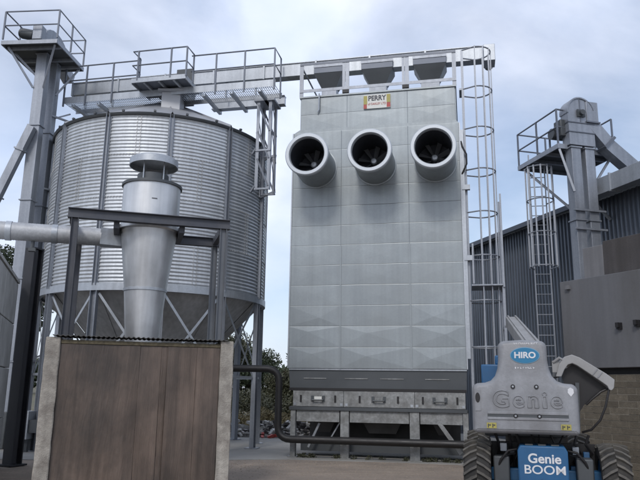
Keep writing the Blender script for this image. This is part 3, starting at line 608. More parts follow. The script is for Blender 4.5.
rough_block(2.68, 2.89, 0, 0.9, 0, 2.325, 'pillar', 'conc', sh)
sb = [0.222, 1.41, 1.74, 1.84, 2.30, 2.674]
for i in range(5):
    mb = MB(); x0, x1 = sb[i]+0.0015, sb[i+1]-0.0015; nx, nz = 60, 16; yy = 0.05+0.006*(i % 2)+(0.03 if i == 2 else 0)
    for j in range(nz+1):
        for k in range(nx+1):
            x = x0+(x1-x0)*k/nx; z = 0.03+2.18*j/nz
            mb.v.append((x, yy+0.010*math.sin(z*2.3+i*1.7)*math.sin(x*5+i)-0.0025*max(0.0, math.cos((x-0.1)*2*math.pi/0.19))**4+random.uniform(-0.0012, 0.0012), z))
    for j in range(nz):
        for k in range(nx): q = j*(nx+1)+k; mb.f.append((q, q+1, q+nx+2, q+nx+1))
    ob = mb.build('wall_sheet', 'sheet', sh, smooth=False); so_ = ob.modifiers.new('thick', 'SOLIDIFY'); so_.thickness = 0.012; so_.offset = 1
c = MB(); c.box(0.22, 2.676, 0.10, 0.16, 0.0, 2.2); c.build('backing_board', 'void', sh)
c = MB(); c.box(0.218, 2.678, 0.035, 0.09, 2.215, 2.275); c.build('eave_timber', 'moss', sh, bevel=0.008)
mb = MB(); nx = 150
for j, (y, z) in enumerate(((-0.04, 2.305), (0.95, 2.34))):
    for k in range(nx+1): x = 0.10+2.70*k/nx; mb.v.append((x, y, z+0.010*math.sin(2*math.pi*x/0.075)))
for k in range(nx): mb.f.append((k, k+1, k+nx+2, k+nx+1))
# keep clear of pillar tops
ob = mb.build('roof_sheet', 'asb', sh); so_ = ob.modifiers.new('thick', 'SOLIDIFY'); so_.thickness = 0.012; ob.location.z = 0.035
c = MB(); c.box(0.02, 2.87, 0.86, 0.90, 0, 2.3); c.build('rear_board', 'void', sh)

# ------------------------------------------------------------------ cyclone, frame, duct
SM = Matrix.Translation(SH) @ Matrix.Rotation(SY, 4, 'Z')
fr = thing('steel_frame', 'dark steel post and beam frame around the cyclone', 'frame', SH, SY)
FB = 1.30
for (u, b_) in ((0.15, FB), (2.80, FB), (0.15, FB+1.25), (2.80, FB+1.25)):
    zt_ = 4.51 if b_ == FB else 4.42
    c = MB(); c.box(u-0.06, u+0.06, b_-0.006, b_+0.006, 0.02, zt_); c.box(u-0.06, u-0.05, b_-0.06, b_+0.06, 0.02, zt_); c.box(u+0.05, u+0.06, b_-0.06, b_+0.06, 0.02, zt_); c.box(u-0.15, u+0.15, b_-0.15, b_+0.15, 0, 0.02); c.build('post', 'dark_steel' if u < 1 else 'frame_grey', fr)
for (b_, z) in ((FB, 4.51), (FB+1.25, 4.42)):
    c = MB(); c.box(0.02, 2.92, b_-0.07, b_+0.07, z, z+0.014); c.box(0.02, 2.92, b_-0.07, b_+0.07, z+0.166, z+0.18); c.box(0.02, 2.92, b_-0.008, b_+0.008, z+0.014, z+0.166); c.build('beam', 'dark_steel', fr)
for u in (0.10, 2.80):
    c = MB(); c.box(u-0.05, u+0.05, FB+0.08, FB+1.17, 4.44, 4.58); c.build('side_beam', 'dark_steel', fr)
for u in (0.86, 2.04):
    c = MB(); c.box(u-0.05, u+0.05, FB+0.08, FB+1.17, 4.40, 4.52); c.build('cyclone_bearer', 'dark_steel', fr)
CB = FB+0.63; CU = 1.46
cy = thing('cyclone', 'tapering bright steel dust cyclone with round cap above the shed', 'cyclone', SM @ Vector((CU, CB, 0)), SY)
c = MB(); c.lathe([(0.545, 5.40), (0.545, 4.55)], 64); c.build('upper_barrel', 'cyc', cy)
c = MB(); c.lathe([(0.555, 5.36), (0.575, 5.36), (0.575, 5.41), (0.50, 5.415), (0.50, 5.30)], 64); c.build('top_rim', 'skirt', cy)
c = MB(); c.lathe([(0.56, 4.56), (0.56, 4.50), (0.53, 4.47), (0.505, 4.30), (0.39, 3.36)], 64); c.build('cone_barrel', 'cyc', cy)
c = MB(); c.lathe([(0.388, 3.38), (0.405, 3.375), (0.405, 3.325), (0.388, 3.32)], 64); c.build('seam_ring', 'galv', cy)
c = MB(); c.lathe([(0.388, 3.33), (0.30, 2.35), (0.20, 1.35), (0.12, 1.2), (0.12, 0.7)], 64); c.build('lower_cone', 'cyc', cy)
c = MB(); c.lathe([(0.0, 5.99), (0.25, 5.985), (0.42, 5.96), (0.465, 5.93), (0.47, 5.80), (0.455, 5.80), (0.45, 5.90), (0.0, 5.94)], 64); cp = c.build('rain_cap', 'galv', cy)
c = MB(); c.lathe([(0.30, 5.41), (0.30, 5.62)], 40); c.build('outlet_collar', 'skirt', cy)
for a in (-2.2, -0.95, 0.6, 2.0):
    c = MB(); c.tube([(0.32*math.cos(a), 0.32*math.sin(a), 5.3), (0.32*math.cos(a), 0.32*math.sin(a), 5.92)], 0.014, 6); c.build('cap_stay', 'galv', cy)
c = MB(); c.box(-0.01, 0.09, -0.552, -0.545, 5.02, 5.035); c.build('name_plate', 'skirt', cy)
for s in (-1, 1):
    c = MB(); c.box(s*0.575-0.06, s*0.575+0.06, -0.12, 0.12, 4.522, 4.58); c.build('mounting_lug', 'dark_steel', cy)
c = MB(); c.box(-0.3, 0.3, -0.3, 0.3, 0.0, 0.7); c.build('dust_bin', 'skirt', cy, bevel=0.02)

dc = thing('spiral_duct', 'round spiral-wound steel duct entering the cyclone from the left', 'duct', SH, SY)
edges_ = [-3.4, -2.2, -1.05, -0.25, 0.60]
for i in range(4):
    prof = []; x = edges_[i]
    d = MB(); pts = []; rads = []; k = 0
    while x < edges_[i+1]-0.01:
        pts.append((x, CB+0.18, 4.36)); rads.append(0.166+(0.004 if k % 2 == 0 else 0)); x += 0.022; k += 1
    d.tube(pts, rads, 22); d.build('duct_section', 'duct', dc)
    if i < 3:
        d = MB(); d.tube([(edges_[i+1]-0.05, CB+0.18, 4.36), (edges_[i+1]+0.05, CB+0.18, 4.36)], 0.182, 22); d.build('clamp_band', 'galv', dc)
d = MB(); d.add([(0.57, CB+0.02, 4.2), (0.57, CB+0.34, 4.2), (0.57, CB+0.34, 4.52), (0.57, CB+0.02, 4.52), (0.98, CB+0.1, 4.2), (0.98, CB+0.34, 4.2), (0.98, CB+0.34, 4.52), (0.98, CB+0.1, 4.52)], [(0, 1, 2, 3), (4, 7, 6, 5), (0, 4, 5, 1), (1, 5, 6, 2), (2, 6, 7, 3), (3, 7, 4, 0)]); d.build('inlet_transition', 'galv', dc)
d = MB(); d.tube([(-0.62, CB+0.18, 4.19), (-0.62, CB+0.18, 4.05)], 0.035, 8); d.box(-0.68, -0.56, CB+0.12, CB+0.24, 4.0, 4.06); d.build('damper_handle', 'skirt', dc)
d = MB(); d.bar((-2.6, CB+0.18, 4.18), (-2.6, CB+0.18, 0), 0.08); d.build('duct_prop', 'dark_steel', dc)

# ------------------------------------------------------------------ left panel building
LB0 = Vector((-6.30, 13.9, 0)); LB1 = Vector((-4.95, 9.88, 0)); ld = (LB1-LB0); LL = ld.length; la = math.atan2(ld.y, ld.x)
lb = thing('panel_building', 'pale grey panelled wall of a building at the left edge', 'building', LB0, la)
rows = [0.0, 0.95, 1.90, 2.78, 3.62]; cols_ = np.linspace(0.14, LL, 3)
for j in range(4):
    for i in range(2):
        c = MB(); c.box(cols_[i]+0.006, cols_[i+1]-0.006, -0.08, 0.0, rows[j]+0.008, rows[j+1]-0.008); c.build('wall_panel', 'lwall', lb, bevel=0.01)
c = MB(); c.box(0.1, LL, -0.20, -0.085, 0, 3.6); c.build('backing', 'void', lb)
c = MB(); c.box(0.1, LL, -3.0, -0.21, 0, 3.6); c.build('building_core', 'lwall', lb)
c = MB(); c.box(0.10, LL, -3.05, 0.02, 3.63, 3.69); c.build('coping', 'lwall', lb)
cm = MB(); h = 0.13
cm.box(-h, h, -h, -h+0.03, 0.03, 4.4); cm.box(-h, h, h-0.03, h, 0.03, 4.4); cm.box(-0.015, 0.015, -h+0.03, h-0.03, 0.03, 4.4)
cm.box(-0.2, 0.2, -0.2, 0.2, 0, 0.03); cl = cm.build('steel_column', 'col'); cl.location = (-6.10, 14.02, 0); cl.rotation_euler = (0, 0, R_(-25))
tag(cl, 'dark charcoal steel column at the end of the left panelled wall', 'column')
cm = MB(); cm.box(-h-0.004, h+0.004, -h-0.004, h+0.004, 4.4, 4.43); cm.build('cap_plate', 'col', cl)
cm = MB(); cm.box(-0.125, 0.125, -0.098, -0.02, 0.04, 4.38); cm.build('web_cover', 'col', cl)

# ------------------------------------------------------------------ big clad building
BA = Vector((5.76, 25.06, 0)); BB = Vector((8.31, 16.6, 0)); bd = (BB-BA).normalized(); ba = math.atan2(bd.y, bd.x)
B0 = BA-bd*4.5; BL = 19.0
bb = thing('clad_building', 'large blue-grey ribbed steel barn running behind the dryer', 'building', B0, ba)
# local x runs towards the viewer, +y local is to the right of travel? outer face is local -y (towards dryer)
rib = []
SWD = 0.96; pitch = 0.16
poly = []
for k in range(6):
    x = k*pitch; poly += [(x, 0), (x+0.085, 0), (x+0.10, -0.045), (x+0.145, -0.045)]
poly.append((SWD, 0))
mb = MB(); np_ = len(poly)
for z in (0.1, 6.85): mb.v += [(x, y, z) for x, y in poly]
for i in range(np_-1): mb.f.append((i, i+1, i+1+np_, i+np_))
clm = mb.mesh('cladding_sheet', smooth=False); clm.materials.append(G['clad'])
for i in range(int(BL/SWD)): put(clm, 'cladding_sheet', 'clad', bb, 0, (i*SWD, 0, 0))
c = MB(); c.box(-0.02, BL, 0.01, 8.0, 0, 6.85); c.build('building_core', 'clad_trim', bb)
c = MB(); c.add([(-0.3, -0.25, 6.88), (BL+0.2, -0.25, 6.88), (BL+0.2, 8.2, 8.6), (-0.3, 8.2, 8.6), (-0.3, -0.25, 6.98), (BL+0.2, -0.25, 6.98), (BL+0.2, 8.2, 8.7), (-0.3, 8.2, 8.7)], MB.BF); c.build('roof', 'clad_trim', bb)
c = MB(); c.box(-0.3, BL+0.2, -0.36, -0.255, 6.80, 6.95); c.build('gutter', 'clad_trim', bb)

oc = thing('eave_conveyor', 'grey box conveyor running along the barn eave to the right', 'conveyor', B0, ba)
e0 = 4.5+7.1
for i in range(4):
    c = MB(); c.box(e0+i*1.5+0.005, e0+(i+1)*1.5-0.005, -0.75, -0.42, 6.72, 7.16); c.build('trough_section', 'galv', oc, bevel=0.006)
    c = MB(); c.box(e0+i*1.5-0.02, e0+i*1.5+0.02, -0.78, -0.39, 6.69, 7.19); c.build('flange', 'galv', oc)
for x in (e0+0.6, e0+3.0):
    c = MB(); c.bar((x, -0.6, 6.70), (x, -0.05, 6.2), 0.06); c.build('bracket', 'galv', oc)

# ------------------------------------------------------------------ right elevator
e1 = Vector((0.97, 0.25, 0)); ER = Vector((6.31, 16.78, 0)); ERY = math.atan2(0.25, 0.97)
er = thing('bucket_elevator', 'right-hand bucket elevator with railed platform above the barn eave', 'elevator', ER, ERY)
for xx in (0.42, 0.84):
    zs = np.linspace(0, 7.95, 5)
    for i in range(4):
        c = MB(); c.box(xx-0.14, xx+0.14, -0.16, 0.12, zs[i]+0.004, zs[i+1]-0.004); tr = c.build('trunk_section', 'galv2', er, bevel=0.006)
        c = MB(); c.box(xx-0.17, xx+0.17, -0.19, 0.15, zs[i+1]-0.035, zs[i+1]); c.build('flange', 'galv2', tr)
c = MB(); c.box(0.2, 1.1, -0.23, 0.19, 0, 0.8); c.build('boot', 'skirt', er, bevel=0.02)
W_, D_ = 1.85, 1.95; PZ = 8.0
c = MB(); c.box(0, W_, 0.17, D_, PZ, PZ+0.03); c.box(0, 0.25, 0, 0.17, PZ, PZ+0.03); c.build('platform_floor', 'skirt', er)
for a in ((-0.03, 0.26, -0.03, 0), (1.0, W_+0.03, 0.14, 0.17), (-0.03, W_+0.03, D_, D_+0.03), (-0.03, 0, 0, D_), (W_, W_+0.03, 0, D_)):
    c = MB(); c.box(*a, PZ-0.09, PZ+0.04); c.build('kick_plate', 'galv2', er)
for y in (0.6, 1.2):
    c = MB(); c.box(0, W_, y-0.04, y+0.04, PZ-0.09, PZ-0.003); c.build('joist', 'galv2', er)
rail([(0, 0), (0, D_), (W_, D_), (W_, 0.17)], (PZ+1.02, PZ+0.52), er, [(0, 0), (0, D_*0.5), (0, D_), (W_*0.5, D_), (W_, D_), (W_, 0.9), (W_, 0.17)], PZ+0.03, 0.024)
rail([(0, 0), (0.25, 0)], (PZ+1.02, PZ+0.52), er, [], PZ+0.1, 0.024)
# head: drum hood, square outlet box, spout to the barn eave
prof = [(0.24, 0.0), (1.02, 0.0), (1.02, 0.6), (0.98, 0.75)]+[(0.62+0.40*math.cos(a), 0.93+0.42*math.sin(a)) for a in np.linspace(-0.3, math.pi+0.1, 16)]+[(0.24, 0.5)]
c = MB(); c.prism([(x, PZ+z) for x, z in prof], -0.17, 0.14); c.build('head', 'galv2', er)
c = MB(); c.prism([(0.62+r_*math.cos(a), PZ+0.93+r_*1.05*math.sin(a)) for r_, rng_ in ((0.415, np.linspace(0.2, math.pi+0.1, 16)), (0.38, np.linspace(math.pi+0.1, 0.2, 16))) for a in rng_], -0.20, 0.165); c.build('head_band', 'galv2', er)
c = MB(); c.box(0.60, 0.63, -0.182, -0.172, PZ+0.65, PZ+1.30); c.build('head_seam', 'rail', er)
for z in (0.35, 0.62):
    c = MB(); c.box(0.22, 1.04, -0.19, 0.16, PZ+z, PZ+z+0.025); c.build('head_joint', 'rail', er)
c = MB(); c.box(0.80, 1.16, -0.20, 0.17, PZ+0.70, PZ+1.27); c.build('outlet_box', 'galv2', er, bevel=0.012)
c = MB(); c.box(0.77, 1.19, -0.23, 0.20, PZ+0.66, PZ+0.70); c.build('outlet_flange', 'rail', er)
c = MB(); c.tube([(0.62, -0.19, PZ+0.9), (0.62, -0.30, PZ+0.9)], 0.075, 14); c.box(0.50, 0.74, -0.22, -0.19, PZ+0.8, PZ+1.0); c.build('bearing', 'skirt', er)
c = MB(); c.box(0.10, 0.34, -0.02, 0.30, PZ+0.28, PZ+0.75); c.build('gearbox', 'skirt', er, bevel=0.02)
c = MB(); c.tube([(0.0, 0.30, PZ+0.42), (0.36, 0.30, PZ+0.42)], 0.15, 16); c.build('motor', 'skirt', er)
c = MB(); c.box(0.08, 0.12, 0.5, 0.54, PZ+0.03, PZ+0.5); c.build('motor_stand', 'rail', er)
c = MB(); c.bar((1.00, -0.02, PZ+0.66), (1.50, -0.04, PZ+0.10), 0.34, 0.30, (0, 1, 0)); spo = c.build('discharge_spout', 'galv2', er)
c = MB(); c.bar((1.44, -0.04, PZ+0.12), (2.50, -0.10, PZ-0.72), 0.36, 0.32, (0, 1, 0)); c.build('lower_spout', 'galv2', spo)
c = MB(); c.bar((1.42, -0.04, PZ+0.18), (1.47, -0.04, PZ+0.13), 0.46, 0.42, (0, 1, 0)); c.build('flange', 'rail', spo)
c = MB(); c.bar((2.34, -0.09, PZ-0.60), (2.39, -0.09, PZ-0.64), 0.44, 0.40, (0, 1, 0)); c.build('flange', 'rail', spo)
c = MB(); c.add([(2.15, -0.36, PZ-0.70), (2.85, -0.36, PZ-0.70), (2.85, 0.2, PZ-0.70), (2.15, 0.2, PZ-0.70), (2.28, -0.30, PZ-0.86), (2.78, -0.30, PZ-0.86), (2.78, 0.14, PZ-0.86), (2.28, 0.14, PZ-0.86)], MB.BF); c.build('inlet_frame', 'skirt', spo)
for (p, q) in (((0.02, 0.02, PZ-0.05), (0.29, -0.15, PZ-1.3)), ((W_-0.1, 0.1, PZ-0.05), (0.95, 0.12, PZ-1.2)), ((0.05, D_-0.1, PZ-0.05), (0.35, 0.13, PZ-1.7))):
    c = MB(); c.bar(p, q, 0.055); c.build('strut', 'galv2', er)
for z in (6.2, 5.7):
    c = MB(); c.bar((0.2, -0.20, z), (1.15, -0.20, z), 0.05); c.build('cross_tie', 'galv2', er)
ERM = Matrix.Translation(ER) @ Matrix.Rotation(ERY, 4, 'Z')
LM2 = ERM @ Matrix.Translation((0.25, 1.45, 0)) @ Matrix.Rotation(R_(-25), 4, 'Z')
ladder('caged_ladder', 'thin caged ladder hanging below the right-hand elevator platform', LM2, 0.0, 7.9, 4.9, 7.7, 4, 0.42)

# ------------------------------------------------------------------ concrete silo wall with brick base
wa = R_(62); W0 = Vector((5.00, 13.57, 0)); wyaw = -wa
tk = thing('rendered_bunker', 'grey rendered concrete bunker wall standing on the brick wall', 'bunker', W0, wyaw)
c = MB(); c.box(-0.08, 4.2, 0, 1.6, 2.04, 3.80); c.build('lower_panel', 'tank', tk, bevel=0.012)
c = MB(); c.box(0.42, 0.90, 0.16, 1.6, 3.80, 4.44); c.build('end_panel', 'tank3', tk, bevel=0.012)
c = MB(); c.box(0.905, 4.2, 0.16, 1.6, 3.80, 4.50); c.build('upper_panel', 'tank2', tk, bevel=0.012)
for (x, z) in ((1.28, 2.80), (1.66, 2.82)):
    c = MB(); c.box(x-0.05, x+0.05, -0.05, -0.002, z-0.06, z+0.06); c.box(x-0.03, x+0.03, -0.10, -0.05, z-0.03, z+0.06); c.build('vent', 'black', tk)
c = MB(); c.box(0.1, 0.2, -0.06, -0.002, 3.62, 3.70); c.build('lifting_eye', 'tank3', tk)
for x in (1.85, 3.0):
    c = MB(); c.tube([(x, 0.3, 4.5), (x, 0.3, 4.62), (x+0.08, 0.3, 4.66), (x+0.16, 0.3, 4.62), (x+0.16, 0.3, 4.5)], 0.02, 6); c.build('lifting_loop', 'skirt', tk)
bk = thing('brick_wall', 'buff brown brick wall behind the right wheel of the boom lift', 'wall', W0, wyaw)
c = MB(); c.box(0.02, 4.1, 0.111, 0.5, 0, 1.92); c.build('mortar_core', 'mortar', bk)
BLn, BH = 0.40, 0.120
b1 = MB(); b1.box(0, BLn-0.012, 0, 0.11, 0, BH-0.012); bme = b1.mesh('brick', smooth=False); bme.materials.append(G['brick'])
b2 = MB(); b2.box(0, BLn/2-0.012, 0, 0.11, 0, BH-0.012); bmeh = b2.mesh('half_brick', smooth=False); bmeh.materials.append(G['brick'])
for j in range(16):
    x = 0.03
    if j % 2: put(bmeh, 'brick', 'brick', bk, 0, (x, 0.105+random.uniform(-0.003, 0.003), j*BH+0.006)); x += BLn/2
    while x < 3.6:
        put(bme, 'brick', 'brick', bk, 0, (x, 0.105+random.uniform(-0.004, 0.004), j*BH+0.006)); x += BLn
c = MB(); c.box(0.0, 4.1, 0.20, 0.5, 1.921, 2.038); c.build('gap_shade_strip', 'black', bk)  # black strip put in for the shade in the gap under the bunker

# ------------------------------------------------------------------ boom lift
LX, LY = 3.12, 9.66
lf = thing('boom_lift', 'grey and blue boom lift parked with its counterweight facing the camera', 'boom lift', (LX, LY, 0), R_(-16.5))
# counterweight outline in world X -> local
cxl = -0.20
def arcp(cx, cz, r, a0, a1, n=6): return [(cx+r*math.cos(R_(a)), cz+r*math.sin(R_(a))) for a in np.linspace(a0, a1, n)]
half = []
half += [(0.0, 1.02), (0.66, 1.02)]+arcp(0.655, 1.07, 0.045, -80, 0, 4)+arcp(0.60, 1.60, 0.10, 0, 75, 6)
half += [(0.52, 1.705), (0.44, 1.735), (0.38, 1.80), (0.345, 1.90), (0.33, 2.02)]+arcp(0.235, 2.19, 0.095, 0, 85, 6)+[(0.0, 2.30)]
poly = [(cxl+x, z) for x, z in half]+[(cxl-x, z) for x, z in half[1:-1][::-1]]
def inset(pl, d):
    n_ = len(pl); o_ = []
    for i in range(n_):
        p0, p1, p2 = Vector(pl[i-1]), Vector(pl[i]), Vector(pl[(i+1) % n_])
        n1 = Vector((-(p1-p0).y, (p1-p0).x)).normalized(); n2 = Vector((-(p2-p1).y, (p2-p1).x)).normalized(); m_ = (n1+n2).normalized()
        o_.append(tuple(p1+m_*d/max(0.5, m_.dot(n1))))
    return o_
rings = [(0.30, 0.0), (-0.235, 0.0), (-0.265, 0.006), (-0.29, 0.018), (-0.31, 0.036), (-0.32, 0.060)]
mb = MB(); n_ = len(poly)
for (y, d) in rings: mb.v += [(x, y, z) for x, z in (inset(poly, d) if d else poly)]
for r in range(len(rings)-1):
    for i in range(n_): mb.f.append((r*n_+i, r*n_+(i+1) % n_, (r+1)*n_+(i+1) % n_, (r+1)*n_+i))
mb.f += [tuple(range(n_)), tuple(range((len(rings)-1)*n_, len(rings)*n_))]
cw = mb.build('counterweight', 'cw', lf, ang=60)
FY = -0.32
for z in (1.225, 1.30):
    c = MB(); c.box(cxl-0.50, cxl+0.56, FY-0.012, FY-0.001, z-0.018, z+0.018); c.build('ridge', 'cw', cw, bevel=0.006)
c = MB(); c.box(cxl-0.50, cxl+0.56, FY-0.004, FY-0.001, 1.245, 1.28); c.build('groove_shade', 'skirt', cw)  # flat dark strip painting the recess shade between the ridges
for (x, z) in ((-0.145, 1.655), (0.165, 1.655), (-0.125, 1.262), (0.185, 1.262)):
    c = MB(); c.lathe([(0.0, 0.0), (0.026, 0.0), (0.03, 0.008), (0.03, 0.02)], 16, Matrix.Translation((cxl+x, FY-0.022, z)) @ Matrix.Rotation(R_(-90), 4, 'X')); bo_ = c.build('bolt_head', 'black', cw)
    c = MB(); c.tube([(cxl+x, FY-0.026, z), (cxl+x, FY-0.021, z)], 0.014, 10); c.build('bolt_core', 'galv', bo_)
c = MB(); c.box(cxl-0.66, cxl-0.585, FY-0.006, FY-0.001, 1.32, 1.60); c.build('recess_panel', 'cw', cw)
c = MB(); c.lathe([(0.0, -0.004), (0.032, -0.004), (0.036, 0.004)], 20, Matrix.Translation((cxl-0.625, FY-0.012, 1.50)) @ Matrix.Rotation(R_(-90), 4, 'X') @ Matrix.Diagonal((0.9, 1.9, 1, 1))); c.build('lifting_hole', 'black', cw)
# logo
def disc(rx, rz, y, m, parent, x, z, nm, th=0.006):
    c = MB(); n_ = 40; vs = [(x+rx*math.cos(2*math.pi*k/n_), y, z+rz*math.sin(2*math.pi*k/n_)) for k in range(n_)]; vs += [(a, y+th, b) for a, _, b in vs]
    c.add(vs, [tuple(range(n_)), tuple(range(n_, 2*n_))[::-1]]+[(i, i+n_, (i+1) % n_+n_, (i+1) % n_) for i in range(n_)]); return c.build(nm, m, parent)
lx, lz = cxl+0.035, 2.08
disc(0.198, 0.112, FY-0.007, 'logo_rim', cw, lx, lz, 'logo_border'); disc(0.188, 0.103, FY-0.011, 'logoblue', cw, lx, lz, 'logo_oval', 0.003)
text('HIRO', 0.115, 'white', cw, (lx, FY-0.013, lz), FACE, 0.002, 'logo_lettering', bold=0.004, sx=1.05)
text('Genie', 0.30, 'cw', cw, (cxl+0.03, FY-0.004, 1.475), FACE, 0.012, 'embossed_lettering', spacing=1.25, bold=0.008, sx=1.05, outline=0.0075)
def marks(n_, x0, x1, z, h_, name):
    c = MB(); x = x0; 
    while x < x1:
        ww = random.uniform(0.012, 0.022); c.box(x, x+ww*0.35, FY-0.004, FY-0.001, z-h_/2, z+h_/2); c.box(x+ww*0.35, x+ww, FY-0.004, FY-0.001, z+(h_*0.2 if random.random() > 0.5 else -h_*0.5), z+(h_*0.5 if random.random() > 0.5 else -h_*0.15)+h_*0.01)
        x += ww+random.choice((0.007, 0.007, 0.02))
    o = c.build(name, 'white', cw, smooth=False)
marks(10, lx-0.14, lx+0.17, 2.245, 0.022, 'small_print'); marks(10, lx-0.14, lx+0.13, 1.91, 0.024, 'small_print')
for x in (-0.45, 0.52):
    c = MB(); c.box(cxl+x-0.065, cxl+x+0.065, FY-0.005, FY-0.001, 1.09, 1.165); s_ = c.build('warning_sticker', 'yellow', cw)
    for k in (-1, 1):
        c = MB(); c.box(cxl+x+k*0.03-0.02, cxl+x+k*0.03-0.008, FY-0.007, FY-0.0052, 1.10, 1.15); c.box(cxl+x+k*0.03-0.005, cxl+x+k*0.03+0.018, FY-0.007, FY-0.0052, 1.125, 1.14); c.build('sticker_print', 'ink', s_)
c = MB(); c.add([(cxl+0.565, FY-0.005, 1.58), (cxl+0.605, FY-0.005, 1.53), (cxl+0.645, FY-0.005, 1.58), (cxl+0.605, FY-0.005, 1.65), (cxl+0.57, FY-0.005, 1.63), (cxl+0.64, FY-0.005, 1.63)], [(0, 1, 2, 5, 3, 4)]); c.build('diamond_badge', 'white', cw)
# turret body behind
c = MB(); c.box(cxl-0.58, cxl+0.55, 0.31, 1.5, 0.95, 1.6); c.build('turret_frame', 'skirt', lf, bevel=0.02)
c = MB(); c.box(cxl-0.60, cxl-0.22, 0.35, 0.95, 1.61, 1.98); c.box(cxl-0.40, cxl-0.24, 0.5, 1.2, 1.98, 2.12); c.build('boom_base', 'blue', lf, bevel=0.02)
c = MB(); c.tube([(-0.05, 0.9, 0.62), (-0.05, 0.9, 0.95)], 0.45, 28); c.build('slew_ring', 'black', lf)
# boom going away and up
bm_ = MB(); P0 = Vector((cxl+0.17, 0.34, 2.18)); P1 = Vector((cxl-0.15, 4.6, 3.02))
bm_.bar(P0, P1, 0.25, 0.22); bo_ = bm_.build('main_boom', 'cw2', lf, bevel=0.012)
for s in (-0.075, 0.075):
    bm_ = MB(); sdv = (P1-P0).normalized().cross(Vector((0, 0, 1))).normalized()*s
    bm_.bar(P0+sdv+Vector((0, 0, 0.125)), P1+sdv+Vector((0, 0, 0.125)), 0.03, 0.03); bm_.build('hose_track', 'cw2', bo_)
bm_ = MB(); bm_.bar(P0+Vector((-0.02, 0.35, -0.30)), P0+(P1-P0)*0.55+Vector((0, 0, -0.16)), 0.09, 0.09); bm_.build('lift_cylinder', 'skirt', bo_)
# open hood on the right: curved shell
shell = []
outer = [(0.24, 1.80), (0.29, 1.97), (0.37, 2.075), (0.47, 2.105), (0.57, 2.065), (0.72, 1.965), (0.90, 1.845), (1.00, 1.765), (0.985, 1.66), (0.955, 1.62)]
off_ = 0.035
inner = [(0.315, 1.80), (0.36, 1.90), (0.41, 1.965), (0.47, 1.985), (0.53, 1.955), (0.66, 1.86), (0.83, 1.735), (0.90, 1.68), (0.915, 1.645), (0.925, 1.625)]
mb = MB(); n_ = len(outer); Y0, Y1 = -0.05, 1.35
vs = []
for y in (Y0, Y1):
    vs += [(x, y, z) for x, z in outer]+[(x, y, z) for x, z in inner]
mb.v = vs; o2 = 2*n_
for i in range(n_-1):
    mb.f += [(i, i+1, i+1+o2, i+o2), (n_+i, n_+i+o2, n_+i+1+o2, n_+i+1), (i, n_+i, n_+i+1, i+1), (o2+i, o2+i+1, o2+n_+i+1, o2+n_+i)]
mb.f += [(0, o2, o2+n_, n_), (n_-1, 2*n_-1, o2+2*n_-1, o2+n_-1)]
hd = mb.build('open_hood', 'cw2', lf, bevel=0.008, ang=50)
for (x, z) in ((0.80, 1.915), (0.86, 1.875)):
    c = MB(); c.bar((x-0.01, Y0-0.006, z-0.005), (x-0.075, Y0-0.006, z-0.085), 0.012, 0.012); c.build('hood_rib', 'cw', hd)
mb = MB(); mb.prism([(0.33, 1.80), (0.37, 1.90), (0.47, 1.97), (0.53, 1.94), (0.83, 1.72), (0.90, 1.66), (0.80, 1.55), (0.60, 1.42), (0.52, 1.30), (0.44, 1.30)], 0.10, 0.14); mb.build('hood_shade_plate', 'black', hd)  # black plate standing in for the shaded underside of the hood
c = MB(); c.box(cxl+0.56, cxl+0.70, 0.0+0.02, 1.45, 1.05, 1.62); c.build('right_engine_bay', 'black', lf, bevel=0.02)
c = MB(); c.bar((0.50, 0.05, 1.10), (0.52, 0.05, 1.72), 0.05); c.build('hood_strut', 'skirt', lf)
for (pts) in ([(0.93, 0.0, 1.66), (0.90, -0.02, 1.55), (0.86, -0.03, 1.40), (0.78, -0.03, 1.22), (0.66, 0.0, 1.09), (0.55, 0.08, 1.05)], [(0.95, 0.05, 1.66), (0.82, 0.03, 1.60), (0.70, 0.03, 1.50), (0.62, 0.05, 1.42)]):
    c = MB(); c.tube(pts, 0.016, 8); c.build('cable', 'black', lf)
c = MB(); c.box(0.20, 0.30, -0.02, 0.10, 1.86, 2.02); c.tube([(0.22, -0.02, 2.0), (0.30, -0.06, 2.06), (0.36, -0.02, 2.02)], 0.02, 8); c.build('hood_latch', 'cw2', lf)
# hoses and valves under the turret
for k in range(9):
    x0_ = -0.62+k*0.155+random.uniform(-0.03, 0.03); pts_ = [(x0_, 0.30, 1.0)]
    for j in range(1, 5): pts_.append((x0_+random.uniform(-0.07, 0.07), 0.30+0.03*j+random.uniform(-0.05, 0.03), 1.0-0.13*j))
    c = MB(); c.tube(pts_, random.choice((0.012, 0.016, 0.02)), 7); c.build('hydraulic_hose', 'black', lf)
for (x, z, w_, m_) in ((-0.52, 0.80, 0.10, 'galv'), (-0.40, 0.74, 0.07, 'skirt'), (0.46, 0.78, 0.09, 'galv'), (0.60, 0.72, 0.08, 'blue'), (-0.62, 0.55, 0.10, 'blue'), (0.44, 0.50, 0.12, 'blue')):
    c = MB(); c.box(x-w_/2, x+w_/2, 0.28, 0.42, z-w_*0.6, z+w_*0.6); c.build('valve_block', m_, lf, bevel=0.008)
